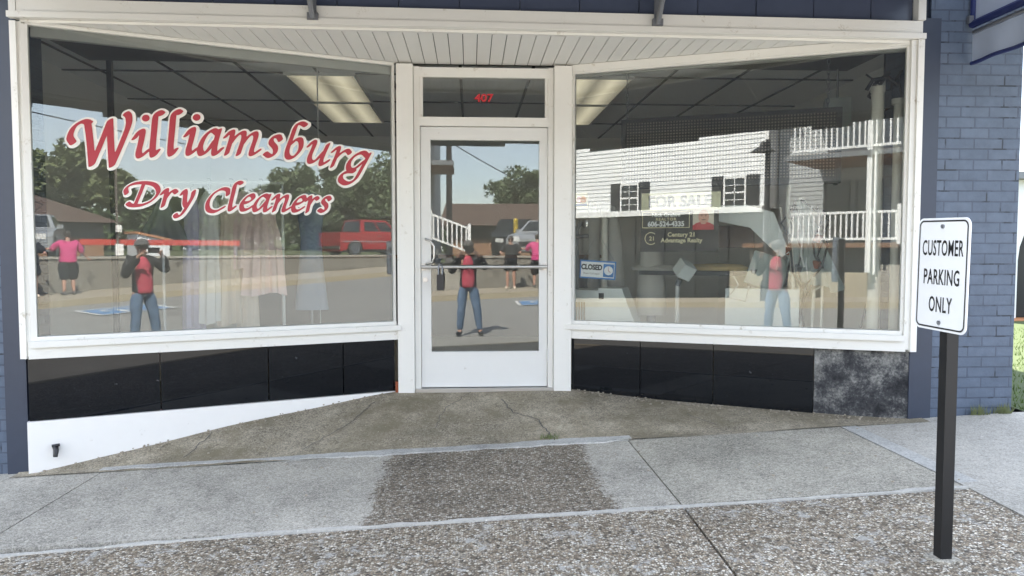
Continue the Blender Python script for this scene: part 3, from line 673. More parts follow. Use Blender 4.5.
def word_field(layout, x0, x1, z0, z1, h, nib, grow):
    """how far inside the pen strokes each grid point lies (positive inside)"""
    gx = np.arange(x0, x1, h); gz = np.arange(z0, z1, h); X, Z = np.meshgrid(gx, gz); F = np.full(X.shape, -1.0)
    for i, (ch, a, c, zb, xh) in enumerate(layout):
        st = [crom(k) for k in G[ch] if k[0] != 'dot']; dots = [k for k in G[ch] if k[0] == 'dot']
        j0, j1 = max(0, i - 1), min(len(layout) - 1, i + 1)
        th = 0 if ch in 'WDC' else math.atan2(layout[j1][3] - layout[j0][3], (layout[j1][1] + layout[j1][2] - layout[j0][1] - layout[j0][2]) / 2)
        if ch == 'C' or layout is DRY: th = 0
        sl = lambda P: np.column_stack([P[:, 0] + .22 * P[:, 1], P[:, 1]])
        allp = np.vstack([sl(k) for k in st]); m0, m1 = allp[:, 0].min() - nib * .8, allp[:, 0].max() + nib * .8
        sx = (c - a) / (m1 - m0)
        def place(P):
            x = (P[:, 0] - (m0 + m1) / 2) * sx; z = P[:, 1] * xh; cx = (a + c) / 2
            return np.column_stack([cx + x * math.cos(th) - (z - xh * .5) * math.sin(th) * .6, zb + z + x * math.sin(th)])
        ang = R(38); ca, sa = math.cos(ang), math.sin(ang); nb_ = nib * (.80 if ch in 'W' else 1); A, B = nb_ * xh + grow, nb_ * xh * .30 + grow
        pts = [(place(sl(k)), A, B) for k in st] + [(place(sl(np.array([[d[1], d[2]]]))), nib * xh * 1.0 + grow, nib * xh * .85 + grow) for d in dots]
        for P, AA, BB in pts:
            if len(P) > 1:      # resample finely
                d = np.r_[0, np.cumsum(np.linalg.norm(np.diff(P, axis=0), axis=1))]; q = np.arange(0, d[-1], .002); P = np.column_stack([np.interp(q, d, P[:, 0]), np.interp(q, d, P[:, 1])])
            for px, pz in P:
                i0, i1 = np.searchsorted(gx, [px - AA - h, px + AA + h]); k0, k1 = np.searchsorted(gz, [pz - AA - h, pz + AA + h])
                dx = X[k0:k1, i0:i1] - px; dz = Z[k0:k1, i0:i1] - pz; u = dx * ca + dz * sa; v = -dx * sa + dz * ca
                F[k0:k1, i0:i1] = np.maximum(F[k0:k1, i0:i1], 1 - np.sqrt((u / AA) ** 2 + (v / BB) ** 2))
    return gx, gz, F
def field_mesh(mb, gx, gz, F, y):
    """marching squares: full cells merged into strips, edge cells cut to the outline"""
    H = gx[1] - gx[0]; ins = F > 0; cnt = ins[:-1, :-1].astype(int) + ins[:-1, 1:] + ins[1:, :-1] + ins[1:, 1:]
    for k in range(len(gz) - 1):
        i = 0
        while i < len(gx) - 1:
            if cnt[k, i] == 4:
                j = i
                while j < len(gx) - 1 and cnt[k, j] == 4: j += 1
                mb.poly([(gx[i], y, gz[k]), (gx[j], y, gz[k]), (gx[j], y, gz[k + 1]), (gx[i], y, gz[k + 1])]); i = j; continue
            if cnt[k, i]:
                c = [(i, k), (i + 1, k), (i + 1, k + 1), (i, k + 1)]; P = []
                for q in range(4):
                    (a0, b0), (a1, b1) = c[q], c[(q + 1) % 4]; f0, f1 = F[b0, a0], F[b1, a1]
                    if f0 > 0: P.append((gx[a0], y, gz[b0]))
                    if (f0 > 0) != (f1 > 0):
                        t = f0 / (f0 - f1); P.append((gx[a0] + (gx[a1] - gx[a0]) * t, y, gz[b0] + (gz[b1] - gz[b0]) * t))
                if len(P) > 2: mb.poly(P)
            i += 1
NIB = .145
for nm, lay, bx in (('lettering', WILL, (.12, 2.40, 1.55, 2.12)), ('lettering', DRY, (.46, 2.05, 1.28, 1.62))):
    nb = NIB if lay is WILL else .165
    b = MB(FL); g = word_field(lay, bx[0], bx[1], bx[2], bx[3], .0055, nb, .017 if lay is WILL else .013); field_mesh(b, g[0] + .006, g[1] - .003, g[2], .002)    # the white edge sits a little low and right
    o = b.build(nm + '_outline', 'vinyl_white', winL)
    b = MB(FL); g = word_field(lay, bx[0], bx[1], bx[2], bx[3], .0045, nb, 0); field_mesh(b, *g, -.0015); b.build(nm, 'vinyl_red', winL)

# ------------------------------------------------------------------ inside the shop
for x, y, lab in ((-1.35, 7.46, 'fluorescent ceiling light nearest the glass of the left window'), (-1.38, 8.75, 'fluorescent ceiling light set deeper in the room behind the left window'), (1.20, 7.46, 'fluorescent ceiling light just right of the door, nearest the glass'), (1.20, 8.75, 'fluorescent ceiling light just right of the door, deeper in the room')):
    t = thing('ceiling_light', lab, 'ceiling light', (x, y, 2.69), 0, 'fluorescent lights in the shop ceiling')
    with local():
        b = MB()
        for p, q in (((-.32, -.62, -.02), (-.30, .62, .02)), ((.30, -.62, -.02), (.32, .62, .02)), ((-.30, -.62, -.02), (.30, -.60, .02)), ((-.30, .60, -.02), (.30, .62, .02))): b.box(p, q)
        b.build('frame', 'white_metal', t); MB().box((-.30, -.60, -.012), (.30, .60, .0)).build('diffuser', 'tube_diffuser', t)
# clothes rail with garments
rk = thing('clothes_rack', 'white metal clothes rack hung with gowns inside the left window', 'rack', (-1.8, 6.2, .02))
b = MB().tube([(-2.5, 6.2, 1.65), (-1.537, 6.2, 1.65)], .013, 8); b.build('rail', 'white_metal', rk)
for x in (-2.5, -1.537):
    MB().tube([(x, 6.2, .03), (x, 6.2, 1.65)], .013, 8).build('upright', 'white_metal', rk); MB().box((x - .02, 6.0, .02), (x + .02, 6.4, .05)).build('foot', 'white_metal', rk)
def garment(name, lab, cat, x, z0, z1, wt, wb, mat, folds, seed, cone=False):
    rr = random.Random(seed); x *= .886; z0, z1 = 1.1 + (z0 - 1.1) * .886, 1.1 + (z1 - 1.1) * .886; wt *= .886; wb *= .886
    t = thing(name, lab, cat, (x, 6.2, z1), R(rr.uniform(-12, 12)), 'garments on the rack in the left window')
    with local():
        b = MB(); H = z1 - z0; n = 48; rows = 16; rings = []
        ph = [rr.uniform(0, 6.28) for _ in range(4)]
        for j in range(rows + 1):
            s = j / rows; z = -.06 - H * s
            wd = (.03 + (wt - .03) * min(1, s * 9)) if s < .11 else wt * (1 - .16 * math.sin(min(1, (s - .11) / .3) * math.pi)) + (wb - wt) * max(0, (s - .3) / .7) ** .8
            if cone: wd = .02 + wb * s
            dp = wd * (.42 + .3 * s)
            rings.append([b.v((wd * math.cos(a) * (1 + .13 * s * math.sin(folds * a + ph[0]) + .05 * s * math.sin(5 * a + ph[1])), dp * math.sin(a) * (1 + .3 * s * math.sin(folds * a + ph[2])), z + .015 * s * math.sin(3 * a + ph[3]))) for a in [6.2832 * k / n for k in range(n)]])
        for a, c in zip(rings, rings[1:]):
            for k in range(n): b.b.faces.new([a[k], a[(k + 1) % n], c[(k + 1) % n], c[k]])
        b.b.faces.new(rings[0]); b.build('cloth', mat, t, smooth=True)
        h = MB().tube([(0, 0, -.07), (0, 0, -.005), (.022, 0, .012), (.014, 0, .03), (-.012, 0, .03)], .003, 6); h.build('hanger_hook', 'steel', t)
garment('dress', 'long white gown at the left end of the clothes rack', 'dress', -2.40, .50, 1.72, .11, .135, 'cloth_white', 9, 1)
garment('dress', 'beige gown between the white and the pink gowns on the rack', 'dress', -2.20, .48, 1.72, .11, .14, 'cloth_beige', 11, 2)
garment('dress', 'wide pink gown hanging near the right end of the rack', 'dress', -1.93, .76, 1.72, .16, .21, 'cloth_pink', 12, 3)
garment('jacket', 'grey tapered garment cover hanging at the far left of the rack', 'garment', -2.82, 1.22, 1.66, .12, .22, 'cloth_grey', 7, 4, True)
garment('dress', 'pale lilac long dress hanging left of the white gown', 'dress', -2.56, .35, 1.68, .08, .10, 'cloth_lilac', 8, 8)
garment('blouse', 'short pink blouse squeezed between the beige and the wide pink gowns', 'blouse', -2.07, 1.0, 1.72, .11, .13, 'cloth_pink', 7, 10)
garment('coat', 'long pale brown coat under the plastic behind the beige gown', 'coat', -2.06, .10, 1.2, .09, .10, 'cloth_beige', 8, 6)
bl = thing('dress', 'dark blue dress on its own stand right of the white rack', 'dress', (-1.33, 6.3, .02))
b = MB().lathe([(.02, 1.59), (.105, 1.54), (.11, 1.41), (.085, 1.19), (.105, .92), (.14, .6)], (-1.33, 6.3, 0), 32, 1, .6); b.build('cloth', 'cloth_blue', bl, smooth=True)
b = MB().tube([(-1.33, 6.3, .03), (-1.33, 6.3, 1.6)], .012, 8); b.lathe([(.16, .02), (.15, .04), (.02, .05)], (-1.33, 6.3, 0), 16); b.build('stand', 'steel', bl)
tag(MB().tube([(-1.31, 6.55, .02), (-1.31, 6.55, 2.69)], .006, 8).build('hanging_wire', 'white_metal'), 'thin pale wire dropping from the ceiling right of the clothes rack', 'wire')
tag(MB().box((-3.03, 6.45, .02), (-2.99, 6.49, 2.69)).build('ceiling_post', 'grid_dark'), 'dark square post reaching the ceiling inside the left window', 'post')
ct = thing('counter', 'dark wooden service counter deep in the shop behind the door', 'counter', (-.2, 9.5, .02))
MB().box((-2.6, 9.2, .02), (1.6, 9.8, 1.0)).build('body', 'wall_grey', ct, .01); MB().box((-2.65, 9.12, 1.0), (1.65, 9.85, 1.04)).build('top', 'deck_wood', ct, .008)

# dot matrix panel behind the right window
def RP(x, k, z): return FRr.m @ Vector((x, k, z))
lp = thing('dot_sign', 'long dark dot matrix sign board hanging on chains behind the right window', 'sign board', RP(1.175, .34, 2.15), math.atan2(-.94, 2.27))
with local():
    MB().box((-.80, -.025, -.50), (.80, .045, -.004)).build('dot_panel', 'dot_panel', lp)
    b = MB()
    for p, q in (((-.84, -.035, -.54), (.84, .055, -.50)), ((-.84, -.035, -.004), (.84, .055, .03)), ((-.84, -.035, -.50), (-.80, .055, -.004)), ((.80, -.035, -.50), (.84, .055, -.004))): b.box(p, q)
    b.build('frame', 'dark_plastic', lp, .004)
    for x in (-.80, .74):
        c = MB(); z = .03; k = 0
        while z < .52:
            pts = [(.011 * math.cos(a), 0, .024 * math.sin(a)) for a in [6.2832 * j / 10 for j in range(11)]]
            c.tube([(x + (p[0] if k % 2 else 0), (0 if k % 2 else p[0]) + .01, z + .02 + p[2]) for p in pts], .0035, 5, False); z += .037; k += 1
        c.build('chain', 'steel', lp)
# signs behind the right glass
fs = thing('for_sale_sign', 'brown realtor for sale sign with cream heading inside the right window', 'sign', RP(.845, .03, 1.3), math.atan2(-.94, 2.27))
with local():
    W2 = .298
    MB().box((-W2, 0, -.215), (W2, .004, .105)).build('panel', 'sign_brown', fs)
    MB().box((-W2 + .006, -.002, .108), (W2 + .012, .004, .245)).build('heading', 'for_sale_cream', fs)
    text('heading_text', 'FOR SALE', .125, 'for_sale_grey', ID, (.003, -.005, .134), fs, bold=.005, xs=.90)
    b = MB()
    for p, q in (((-.285, -.028), (-.28, .098)), ((.076, -.028), (.081, .098)), ((-.28, -.028), (.076, -.023)), ((-.28, .093), (.076, .098))): b.box((p[0], -.003, p[1]), (q[0], .001, q[1]))
    b.build('name_border', 'sign_gold', fs)
    text('name_text', 'Nick Greiwe', .040, 'paper_white', ID, (-.10, -.004, .060), fs, bold=.0014, xs=1.05)
    text('title_text', 'REALTOR', .030, 'sign_gold', ID, (-.10, -.004, .030), fs, bold=.0008, space=1.25, xs=1.05)
    text('phone_text', '606-524-4335', .054, 'paper_white', ID, (-.10, -.004, -.015), fs, bold=.0021, xs=.93)
    text('agency_text', 'Century 21', .046, 'sign_gold', ID, (.02, -.004, -.095), fs, bold=.0014)
    text('agency_text', 'Advantage Realty', .046, 'sign_gold', ID, (.02, -.004, -.14), fs, bold=.0014, xs=.98)
    MB().disc((-.215, -.004, -.11), .050, n=22, r0=.043, a0=R(48), a1=R(312)).build('logo_ring', 'sign_gold', fs)
    text('logo_text', '21', .045, 'sign_gold', ID, (-.207, -.004, -.125), fs, bold=.001)
    MB().box((.105, -.003, -.045), (.262, .001, .118)).build('photo', 'photo_backdrop', fs)
    p = MB().poly([(.105, -.0045, -.045), (.262, -.0045, -.045), (.262, -.0045, -.008), (.235, -.0045, .006), (.205, -.0045, .018), (.165, -.0045, .018), (.13, -.0045, .006), (.105, -.0045, -.01)]); p.build('photo_shirt', 'photo_shirt', fs)
    p = MB(); p.poly([(.186 + .040 * math.cos(a), -.0065, .055 + .054 * math.sin(a)) for a in [6.2832 * k / 24 for k in range(24)]]); p.poly([(.165, -.0058, .020), (.205, -.0058, .020), (.202, -.0058, -.002), (.168, -.0058, -.002)]); p.build('photo_face', 'photo_skin', fs)
    p = MB(); p.poly([(.186 + (.040 + .006) * math.cos(a), -.0055, .055 + .060 * math.sin(a)) for a in [R(-10) + R(200) * k / 20 for k in range(21)]]); p.build('photo_hair', 'photo_hair', fs)
    p = MB()
    for x in (.171, .201): p.poly([(x + .007 * math.cos(a), -.0075, .062 + .0032 * math.sin(a)) for a in [6.2832 * k / 10 for k in range(10)]]); p.poly([(x - .009, -.0075, .070), (x + .009, -.0075, .070), (x + .008, -.0075, .0735), (x - .008, -.0075, .0735)])
    p.poly([(.168, -.0075, .032), (.186, -.0075, .027), (.204, -.0075, .032), (.198, -.0075, .0355), (.174, -.0075, .0355)]); p.poly([(.183, -.0075, .044), (.189, -.0075, .044), (.188, -.0075, .048), (.184, -.0075, .048)])
    p.build('photo_features', 'photo_dark', fs)
cs = thing('closed_sign', 'blue edged closed sign with a paper clock inside the right window', 'sign', RP(.205, .028, .94), math.atan2(-.94, 2.27))
with local():
    tilt = Matrix.Rotation(R(3), 4, 'Y')
    MB(tilt).box((-.148, 0, -.074), (.148, .004, .074)).build('board', 'sign_blue', cs)
    MB(tilt).box((-.138, -.002, -.062), (.136, .003, .062)).build('face', 'paper_white', cs)
    text('closed_text', 'CLOSED', .058, 'sign_black', tilt, (-.05, -.004, .0), cs, bold=.003, xs=.80)
    text('small_text', 'Please Call Again', .020, 'wall_grey', tilt, (-.05, -.004, -.038), cs)
    MB(tilt).box((.046, -.0035, -.054), (.132, .001, .05)).build('clock_panel', 'sign_blue', cs)
    MB(tilt).disc((.089, -.0045, -.002), .036).build('clock_dial', 'paper_white', cs)
    b = MB(tilt); b.poly([(.087, -.0055, -.004), (.091, -.0055, -.004), (.090, -.0055, .026), (.088, -.0055, .026)]); b.poly([(.088, -.0055, -.004), (.09, -.0055, .0), (.107, -.0055, -.014), (.105, -.0055, -.018)]); b.build('clock_hand', 'number_red', cs)
    MB().tube([(-.13, .006, .07), (0, .006, .30), (.13, .006, .075)], .0016, 5).build('hanging_cord', 'steel', cs)
ck = thing('card_sticker', 'small yellow payment card sticker at the left edge of the right window', 'sticker', RP(.07, .0155, 1.50), math.atan2(-.94, 2.27))
with local():
    MB().box((-.048, -.002, -.062), (.052, .0, .062)).build('backing', 'card_yellow', ck)
    MB().disc((-.016, -.0032, .006), .026).build('red_disc', 'card_red', ck); MB().disc((.018, -.004, .006), .026).build('orange_disc', 'card_orange', ck)
    MB().box((-.044, -.0035, -.046), (.046, -.002, -.028)).build('blue_band', 'card_blue', ck)
# laundry machines behind the right window
def RT(name, lab, cat, x, k, group=None): return thing(name, lab, cat, RP(x, k, .42 if k < .72 else .02), math.atan2(-.94, 2.27), group)
m = RT('press_machine', 'pale enamel press cabinet with ribbed beige vent at the left end of the right window', 'machine', .10, .40)
with local():
    MB().box((-.36, -.14, 0), (.06, .2, .34)).build('cabinet', 'enamel', m, .012)
    b = MB()
    for i in range(13): b.box((-.33 + i * .022, -.155, .03), (-.318 + i * .022, -.14, .24))
    b.build('vent', 'beige_vent', m)
    MB().prism([(.062, -.16, 0), (.40, -.16, 0), (.26, -.16, .36), (.062, -.16, .36)], (0, .3, 0)).build('side_panel', 'enamel', m, .012)
    MB().box((.07, -.175, .27), (.11, -.16, .32)).build('switch', 'dark_plastic', m)
    MB().tube([(.08, .0, .36), (.08, .0, .95)], .026, 12).build('pipe', 'pvc_cream', m, smooth=True)
    b = MB().tube([(-.16, -.02, .34), (-.16, -.02, .85), (-.12, -.02, .93)], .02, 10); b.tube([(-.33, -.05, .78), (-.05, -.05, .80)], .018, 10); b.build('lever_arm', 'steel', m, smooth=True)
    b = MB(); b.lathe([(.028, -.01), (.032, 0), (.028, .012), (.018, .014)], (0, 0, 0), 18); o = b.build('gauge', 'chrome', m, smooth=True); o.data.transform(Matrix.Translation((-.07, -.08, .90)) @ Matrix.Rotation(R(90), 4, 'X'))
def form(x, k, h, r0, r1, lab):
    t = RT('steam_form', lab, 'steam form', x, k, 'padded steam forms in the right window')
    with local():
        H = h
        MB().lathe([(r0 * .9, .0), (r0, .04), (r0 * .95, H * .3), (r0 * .8, H * .6), (r1 * 1.25, H * .85), (r1, H * .96), (r1 * .55, H)], (0, 0, .12), 24).build('padded_cover', 'pad_cover', t, smooth=True)
        MB().lathe([(r0 * .5, 0), (r0 * .5, .02), (.04, .03), (.04, .14)], (0, 0, .0), 16).build('base', 'steel', t)
form(.20, .64, .95, .115, .05, 'tall grey padded steam form behind the closed sign'); form(.55, .62, .78, .13, .075, 'shorter grey padded steam form behind the for sale sign'); form(.03, .66, 1.0, .06, .05, 'thin grey padded steam form at the left edge of the right window')
m = RT('clamp_lamp', 'pale cube shaped lamp head tipped on a thin white stand', 'lamp', .80, .36)
with local():
    MB().tube([(0, 0, 0), (0, 0, .40)], .017, 10).build('stand', 'white_metal', m, smooth=True)
    MB().tube([(0, 0, .39), (.02, -.01, .44)], .022, 10).build('knuckle', 'steel', m)
    MB().cb((.06, -.03, .52), (.12, .12, .12), R(40), R(30), R(22)).build('head', 'enamel', m, .008)
m = RT('press_machine', 'large pale press with open tan padded head beside the draped cover', 'machine', 1.44, .58)
with local():
    MB().box((-.26, -.2, 0), (.30, .15, .37)).build('cabinet', 'enamel', m, .015)
    MB().cb((.06, -.02, .50), (.30, .03, .28), 0, R(-14), R(18)).build('control_panel', 'cover_green', m, .008)
    b = MB().prism([(-.98, -.1, .47), (-.72, -.16, .47), (-.2, -.16, .47), (-.10, -.05, .47), (-.2, .14, .47), (-.72, .14, .47)], (0, 0, .035)); b.build('buck', 'grid_dark', m, .01)
    MB().lathe([(.01, .0), (.24, .005), (.25, .03), (.20, .055), (.02, .065)], (-.34, 0, .505), 26, 1, .55).build('pad', 'pad_tan', m, smooth=True)
    MB().lathe([(.01, .0), (.26, .005), (.27, .03), (.22, .05), (.02, .055)], (-.80, .05, .50), 26, 1, .5).build('pad', 'pad_cover', m, smooth=True)
    b = MB().prism([(-.62, -.16, .98), (-.08, -.16, .86), (.16, -.16, .62), (.22, -.16, .66), (.10, -.16, .98), (-.1, -.16, 1.04), (-.6, -.16, 1.05)], (0, .30, 0)); b.build('press_head', 'enamel', m, .02)
    MB().box((-.66, -.12, .70), (-.05, .12, .88)).build('head_underside', 'roof_brown', m, .01)
    b = MB().tube([(-.2, -.2, .47), (-.16, -.21, .40), (-.24, -.215, .30), (-.10, -.21, .27), (-.08, -.2, .39)], .008, 7); b.build('hose', 'white_vinyl', m, smooth=True)
    MB().tube([(-.05, 0, .37), (-.05, 0, .52)], .05, 12).build('column', 'steel', m)
    MB().tube([(.26, -.14, .0), (.25, -.15, .5), (.20, -.12, 1.0), (.22, -.1, 1.45)], .016, 8).build('riser_pipe', 'pvc_cream', m, smooth=True)
cv = RT('draped_cover', 'grey green crumpled cloth draped from the top of the press stand', 'cover', 1.74, .56)
with local():
    b = MB(); n = 36; rings = []; rr = random.Random(9)
    for j in range(14):
        s = j / 13; z = 1.08 - .62 * s
        rings.append([b.v((.10 * s + (.03 + .17 * s) * math.cos(a) * (1 + .22 * math.sin(5 * a + 1.3)), (.02 + .12 * s) * math.sin(a) * (1 + .3 * math.sin(7 * a)), z - .10 * s * math.cos(a + .6) + .02 * math.sin(4 * a) * s)) for a in [6.2832 * k / n for k in range(n)]])
    for a, c in zip(rings, rings[1:]):
        for k in range(n): b.b.faces.new([a[k], a[(k + 1) % n], c[(k + 1) % n], c[k]])
    b.b.faces.new(rings[0]); b.build('cloth', 'cover_green', cv, smooth=True)
    b = MB().tube([(0, 0, 0), (0, 0, 1.1)], .02, 10); b.lathe([(.12, .0), (.11, .03), (.03, .04)], (0, 0, 0), 14); b.build('stand', 'pvc_cream', cv)
    b = MB().tube([(.0, -.03, 1.08), (.13, -.10, .98), (.20, -.15, .72), (.16, -.16, .55), (.06, -.15, .42), (.02, -.13, .20), (.05, -.12, .01)], .008, 7); b.tube([(-.04, -.03, 1.08), (-.08, -.12, .8), (-.05, -.15, .5), (.03, -.15, .35), (.0, -.15, .1)], .009, 7); b.build('hose', 'dark_plastic', cv, smooth=True)
    rh = random.Random(41)
    for q in range(9):      # loose hoses and cables looped round the stand
        x, P = rh.uniform(-.14, .2), []
        for j in range(9): P.append((x + rh.uniform(-.05, .05), -.10 + rh.uniform(-.05, .05), 1.0 - j * .115 + rh.uniform(-.03, .03)))
        MB().tube(P[:rh.randint(5, 9)], rh.uniform(.004, .009), 6).build('hose', rh.choice(('dark_plastic', 'steel', 'pvc_cream', 'white_vinyl')), cv, smooth=True)
    for q in range(5): MB().cb((rh.uniform(-.12, .15), -.12, rh.uniform(.2, .9)), (.04, .05, .06), rh.uniform(0, 2), rh.uniform(-.5, .5)).build('valve', rh.choice(('steel', 'rust', 'dark_plastic')), cv, .006)
    b = MB().tube([(.10, -.05, .0), (.11, -.05, .36), (.17, -.05, .40)], .014, 8); b.tube([(.17, -.06, .02), (.17, -.06, .52), (.07, -.06, .54)], .012, 8); b.build('pipe', 'pvc_cream', cv, smooth=True)
for x, k, zt, lab in ((2.24, .20, 2.25, 'cream vertical pipe, the left of two at the right end of the right window'), (2.385, .24, 2.16, 'cream vertical pipe, the right of two at the right end of the right window')):
    t = RT('steam_pipe', lab, 'pipe', x, k, 'cream pipes in the right window')
    with local():
        MB().tube([(0, 0, 0), (0, 0, zt - .42)], .044 if x < 2.3 else .032, 18).build('pipe', 'pvc_cream', t, smooth=True)
        MB().lathe([(.05, zt - .42), (.05, zt - .38), (.02, zt - .375)], (0, 0, 0), 18).build('cap', 'pvc_cream', t, smooth=True)
t = thing('hose_bundle', 'tangle of black hoses and valves hanging above the two cream pipes', 'hoses', RP(2.31, .26, 2.3), math.atan2(-.94, 2.27))
with local():
    rr = random.Random(3); b = MB()
    for k in range(6):
        x = rr.uniform(-.09, .06); P = [(x, 0, -.25 - rr.uniform(0, .12))]
        for j in range(5): P.append((x + rr.uniform(-.07, .07), rr.uniform(-.04, .04), -.22 + j * .08))
        b.tube(P, rr.uniform(.007, .012), 7)
    b.tube([(-.14, 0, -.02), (-.10, -.02, .05), (.0, -.03, .06), (.06, -.02, .0)], .014, 8); b.tube([(-.02, 0, .05), (-.02, 0, .39)], .008, 8); b.cb((.0, 0, -.10), (.05, .06, .12)); b.cb((-.05, -.02, -.24), (.04, .05, .09), 0, .4); b.build('hose', 'dark_plastic', t, smooth=True)
    MB().tube([(-.03, -.06, -.30), (-.045, -.07, -1.0), (-.10, -.06, -1.55), (-.16, -.05, -1.87)], .007, 7).build('cable', 'dark_plastic', t, smooth=True)
t = RT('heater_box', 'grey green box hanging from the ceiling behind the dot sign', 'box', 2.02, .9)
with local():
    MB().box((-.10, -.1, 2.02), (.10, .1, 2.32)).build('case', 'cover_green', t, .01); MB().tube([(0, 0, 2.32), (0, 0, 2.67)], .01, 6).build('rod', 'steel', t); MB().tube([(0, 0, 1.62), (0, 0, 2.02)], .018, 8).build('pipe', 'grid_dark', t)

# ------------------------------------------------------------------ parking sign at the kerb side
ps = thing('parking_sign', 'white customer parking only sign on a black square post', 'sign', (1.945, 2.89, plane(1.94) - .02))
MB().box((1.921, 2.866, -.36), (1.969, 2.914, 1.21)).build('post', 'black_metal', ps, .004)
fz_ = plane(1.945) - .018; fb = MB(); rf = random.Random(4)
fb.prism([(1.945 + (.06 + rf.uniform(-.014, .016)) * math.cos(6.2832 * k / 18), 2.89 + (.06 + rf.uniform(-.014, .016)) * math.sin(6.2832 * k / 18), fz_ - .03) for k in range(18)], (0, 0, .036)); struct('post_footing', fb, 'concrete_mid')
SG = Matrix.Translation((1.906, 2.89, 1.0)) @ Matrix.Rotation(R(-90 + 3), 4, 'Z') @ Matrix.Rotation(R(1.2), 4, 'Y')
def rrect(b, w, h, r, y, d=0):
    P = []
    for cx, cz, a0 in ((w - r, h - r, 0), (-w + r, h - r, 90), (-w + r, -h + r, 180), (w - r, -h + r, 270)):
        for k in range(7): a = R(a0 + 15 * k); P.append((cx + r * math.cos(a), y, cz + r * math.sin(a)))
    if d: b.prism(P, (0, d, 0))
    return P
SW, SH = .1525, .229
b = MB(SG); rrect(b, SW, SH, .032, -.002, .004); plate = b.build('plate', 'sign_white', ps)
b = MB(SG); A = rrect(b, SW - .009, SH - .009, .026, -.0032); B_ = rrect(b, SW - .0155, SH - .0155, .0205, -.0032)
for k in range(len(A)): b.poly([A[k], A[(k + 1) % len(A)], B_[(k + 1) % len(A)], B_[k]])
b.build('border', 'sign_black', plate)
for txt, z in (('CUSTOMER', .078), ('PARKING', -.040), ('ONLY', -.152)): text('lettering', txt, .088, 'sign_black', SG, (0, -.0034, z), plate, bold=.0012, xs=.50 if txt == 'CUSTOMER' else .55, space=1.08)
for z in (.195, -.195): MB(SG).tube([(0, -.008, z), (0, .03, z)], .0085, 12).build('bolt', 'steel', plate)

# ------------------------------------------------------------------ awning at the right
aw = thing('awning', 'grey blue fabric awning with navy trim on the brick pilaster', 'awning', (3.49, 5.04, 2.5))
b = MB(); b.prism([(3.49, 5.04, 2.66), (3.49, 4.05, 2.66), (3.49, 5.04, 3.45)], (.012, 0, 0)); b.build('end_panel', 'awning_fabric', aw)
b = MB(); b.prism([(3.502, 4.05, 2.66), (4.6, 4.05, 2.66), (4.6, 5.04, 3.45), (3.502, 5.04, 3.45)], (0, .006, .012)); b.build('canopy', 'awning_fabric', aw)
b = MB(); n = 34; pts = []
top = [b.v((3.488 + .003 * math.sin(k * .9), 5.03 - .98 * k / n, 2.59)) for k in range(n + 1)]
mid = [b.v((3.488 + .008 * math.sin(k * .55), 5.03 - .98 * k / n, 2.49)) for k in range(n + 1)]
bot = [b.v((3.488 + .010 * math.sin(k * .5 + .5), 5.03 - .98 * k / n, 2.40)) for k in range(n + 1)]
for a, c in ((top, mid), (mid, bot)):
    for k in range(n): b.b.faces.new([a[k], a[k + 1], c[k + 1], c[k]])
r = bmesh.ops.extrude_face_region(b.b, geom=list(b.b.faces)); bmesh.ops.translate(b.b, vec=(.004, 0, 0), verts=[v for v in r['geom'] if isinstance(v, bmesh.types.BMVert)])
b.prism([(3.502, 4.06, 2.59), (4.6, 4.06, 2.59), (4.6, 4.06, 2.41), (3.502, 4.06, 2.41)], (0, -.005, 0))
b.build('valance', 'awning_fabric', aw, smooth=True)
b = MB(); b.tube([(3.478 + .010 * math.sin(k * .5 + .5), 5.03 - .98 * k / n, 2.395) for k in range(n + 1)], .013, 6); b.box((3.49, 4.045, 2.385), (4.6, 4.07, 2.41)); b.tube([(3.48, 5.03, 2.66), (3.48, 4.05, 2.66)], .026, 6); b.tube([(3.48, 5.02, 2.66), (3.48, 5.02, 3.45)], .018, 6); b.build('trim', 'awning_trim', aw)
b = MB().tube([(3.495, 5.03, 2.61), (3.495, 4.06, 2.61), (4.58, 4.06, 2.61)], .014, 8); b.cb((3.47, 5.02, 2.69), (.05, .03, .05)); b.build('frame_bar', 'steel', aw)

# garage glimpsed past the pilaster
gh = thing('garage', 'low white garage with a dark arched opening beyond the lawn', 'garage', (9.3, 10.2, 0))
b = MB(); n = 16; arch = [(7.85, 10.2, .12)] + [(9.0 + 1.15 * math.cos(math.pi - math.pi * k / n), 10.2, .95 + 1.0 * math.sin(math.pi * k / n)) for k in range(n + 1)] + [(10.15, 10.2, .12)]
b.prism([(7.3, 10.2, .12), *arch, (11.3, 10.2, .12), (11.3, 10.2, 2.1), (7.3, 10.2, 2.1)], (0, .2, 0)); b.box((7.3, 10.42, .12), (11.3, 13.0, 2.1)); b.build('wall', 'siding_white', gh)
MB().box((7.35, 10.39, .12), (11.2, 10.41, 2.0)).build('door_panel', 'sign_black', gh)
MB().box((7.0, 10.0, -.12), (11.5, 13.2, .11)).build('footing', 'orange_trim', gh)
MB().box((7.1, 10.0, 2.102), (11.5, 13.2, 2.2)).build('roof', 'gutter_grey', gh)
# weeds along the foot of the right pier
rr = random.Random(31)
for x0, lab in ((3.62, 'small weed at the foot of the brick pilaster, the nearer to the sign post'), (3.80, 'small weed at the right corner of the brick pilaster foot')):
    b = MB(); z = plane(x0) + .002
    for k in range(70):
        a = rr.uniform(0, 6.28); q = rr.uniform(0, .05); x, y = x0 + q * 1.5 * math.cos(a), 5.03 + q * .3 * math.sin(a) - .01; h = rr.uniform(.02, .09)
        b.poly([(x - .004, y, z), (x + .004, y, z), (x + rr.uniform(-.03, .03), y - rr.uniform(0, .03), z + h)])
    tag(b.build('weed', 'leaf_olive'), lab, 'weed', 'weeds at the pilaster foot')

